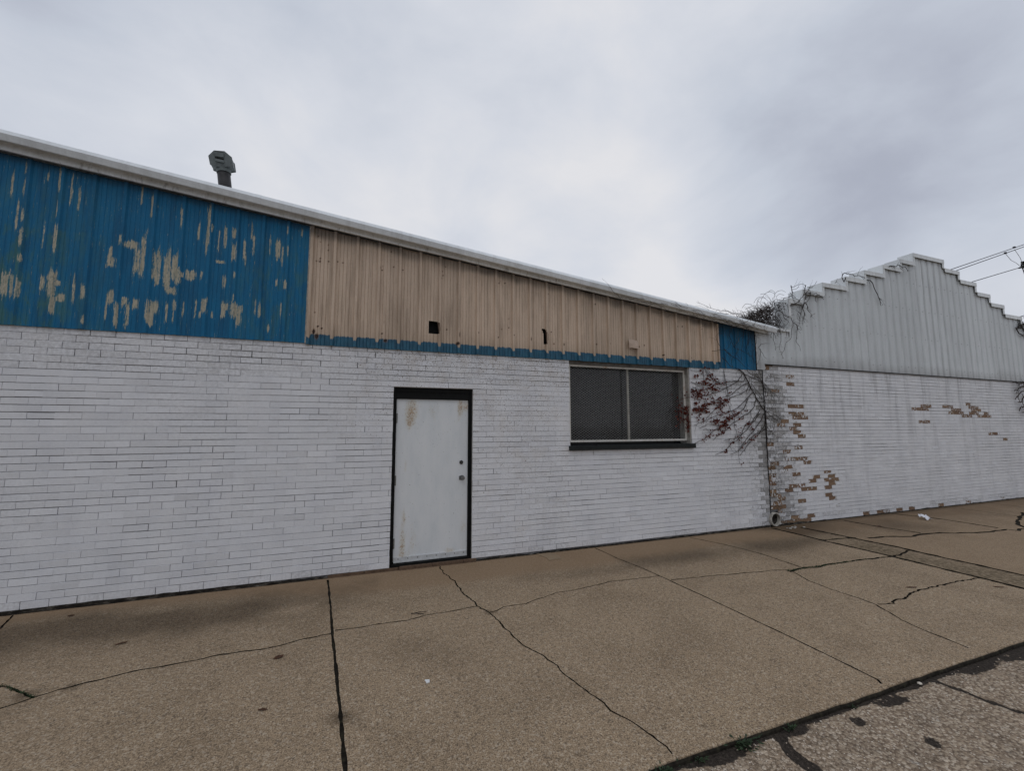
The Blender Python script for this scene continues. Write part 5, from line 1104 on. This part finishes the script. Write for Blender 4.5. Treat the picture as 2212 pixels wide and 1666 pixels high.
# worn sheet of paler skim by the wall
mb = MB(); mb.prism([(2.335, -.016, .0015), (2.545, -.016, .0015), (2.60, -.19, .0015), (2.553, -.325, .0015), (2.47, -.30, .0015), (2.388, -.325, .0015), (2.40, -.2, .0015)], (0, 0, .004))
tag(mb.build('board_scrap', flat('tan_board', (.27, .20, .13), .85, .12, 16)), 'flat tan board scrap lying against the wall foot right of the door', 'scrap')
mb = MB(); r = random.Random(2)
for _ in range(9):
    x = 7.02+r.uniform(-.12, .22); y = -.10-.12*r.random(); s_ = r.uniform(.008, .022)
    mb.prism([(x+s_*math.cos(t)*1.4, y+s_*math.sin(t), .001) for t in (0, 1.1, 2.3, 3.4, 4.6, 5.5)], (0, 0, s_*.5))
tag(mb.build('paint_flakes', flat('paint_flake', (.50, .49, .46), .8, .2, 30)), 'fallen paint flakes on the pavement below the clay drain pipe', 'flakes', kind='stuff')
# weeds in the kerb joint
m_weed, g, b = mat('weed_green', .6, .3); v = g.obj()
g.put(b.inputs['Base Color'], g.ramp(g.noise(v, 40, 3, .6), [(.3, (.010, .020, .008)), (.55, (.022, .045, .016)), (.75, (.05, .08, .03))]))
def weed(x, y, s_, lab, seed, n=60):
    r = random.Random(seed); e = empty('kerb_weed', (x, y, -.030)); tag(e, lab, 'weed', 'weeds in the gap along the kerb'); mb = MB()
    for _ in range(n):
        a = r.uniform(0, 2*math.pi); rad = s_*abs(r.gauss(0, .6)); c = Vector((rad*math.cos(a)*1.5, rad*math.sin(a)*.6, s_*.55*r.random()))
        d = Vector((math.cos(a), math.sin(a), r.uniform(-.1, .8))).normalized(); w_ = Vector((-d.y, d.x, 0))*s_*.12; L_ = s_*r.uniform(.3, .6)
        mb.poly([tuple(c), tuple(c+d*L_*.5+w_), tuple(c+d*L_), tuple(c+d*L_*.5-w_)])
    mb.build('leaf', m_weed, e); mb = MB()
    for _ in range(6):
        a = r.uniform(0, 6.28); mb.tube([(0, 0, 0), (s_*.5*math.cos(a), s_*.3*math.sin(a), s_*.4)], .0015, .001, 3)
    mb.build('stem', m_weed, e)
for a in ((2.045, -3.515, .058, 'largest leafy weed at the kerb edge between two dark road joints', 1, 90), (2.41, -3.512, .040, 'small weed tuft at the kerb just right of the leafy clump', 2, 45), (1.745, -3.512, .030, 'round little weed by the kerb where the jagged crack ends', 3, 50),
          (1.50, -3.515, .045, 'low weed clump left of the jagged crack end at the bottom edge', 4, 70), (1.33, -3.515, .045, 'weed at the kerb at the very bottom edge of the picture', 5, 70), (2.96, -3.512, .026, 'tiny weed at the kerb below the spotted pavement slab', 6, 30)): weed(*a)
# moss in the widest crack
mb = MB(); r = random.Random(8)
for _ in range(420):
    t = r.random(); x = 4.88+1.5*t*r.random()**.5; y = -1.665-.03*(x-4.9)+r.gauss(0, .010)
    s_ = r.uniform(.006, .016); a = r.uniform(0, 6.28)
    mb.poly([(x, y, -.012), (x+s_*math.cos(a), y+s_*math.sin(a)*.6, .002), (x+s_*math.cos(a+1), y+s_*math.sin(a+1)*.6, .004+.5*s_)])
for _ in range(160):
    t = r.random(); x = -2.18+.31*t; y = -1.404-.26*t+r.gauss(0, .006); s_ = r.uniform(.004, .012); a = r.uniform(0, 6.28)
    mb.poly([(x, y, -.010), (x+s_*math.cos(a), y+s_*math.sin(a)*.6, .002), (x+s_*math.cos(a+1), y+s_*math.sin(a+1)*.6, .003+.4*s_)])
tag(mb.build('moss', m_weed), 'dark green moss filling the widest pavement crack near the drain', 'moss', kind='stuff')
# loose stones on the road
m_stone, g, b = mat('road_stone', .85, .3)
g.put(b.inputs['Base Color'], g.ramp(g.attr('tone'), [(0, (.20, .15, .11)), (.4, (.36, .28, .21)), (.75, (.50, .42, .33)), (1, (.66, .60, .52))]))
mb = MB(); ton = []; r = random.Random(15)
ico = [(0, 0, 1), (.9, 0, .3), (.28, .85, .3), (-.72, .53, .3), (-.72, -.53, .3), (.28, -.85, .3), (.7, .5, -.4), (-.3, .8, -.4), (-.9, 0, -.4), (-.3, -.8, -.4), (.7, -.5, -.4)]
icf = [(0, 1, 2), (0, 2, 3), (0, 3, 4), (0, 4, 5), (0, 5, 1), (1, 6, 2), (2, 6, 7), (2, 7, 3), (3, 7, 8), (3, 8, 4), (4, 8, 9), (4, 9, 5), (5, 9, 10), (5, 10, 1), (1, 10, 6)]
def stone(x, y, z, s_, t=None):
    a = r.uniform(0, 6.28); ca, sa = math.cos(a), math.sin(a); sx, sy, sz = s_*r.uniform(.8, 1.4), s_*r.uniform(.7, 1), s_*r.uniform(.45, .7); n = len(mb.v); tt = r.random() if t is None else t
    for (u, v_, w_) in ico:
        u *= sx; v_ *= sy; mb.v.append((x+u*ca-v_*sa, y+u*sa+v_*ca, z+w_*sz)); ton.append(tt)
    for f in icf: mb.f.append(tuple(n+i for i in f)); mb.mi.append(0)
k = 0
while k < 9000:
    x = 1.3+5.2*r.random()**1.3; y = -3.51-1.1*r.random()
    if y < -3.47-.42*(x-1.2)*1.0-.15: continue
    d = rdirt(x, y); k += 1
    if d > .45 and r.random() < .96: continue
    stone(x, y, rz(x, y)-.0005, r.uniform(.003, .0065), None if d < .5 else r.uniform(.2, .9))
mb.at['tone'] = ton
tag(mb.build('gravel', m_stone, smooth=True), 'small rounded pebbles standing out of the worn road surface', 'gravel', kind='stuff')
mb = MB(); ton = []; stone(3.63, -3.525, -.014, .019, 1.0); mb.at['tone'] = ton
tag(mb.build('pebble', m_stone, smooth=True), 'single pale pebble sitting against the kerb edge', 'pebble')
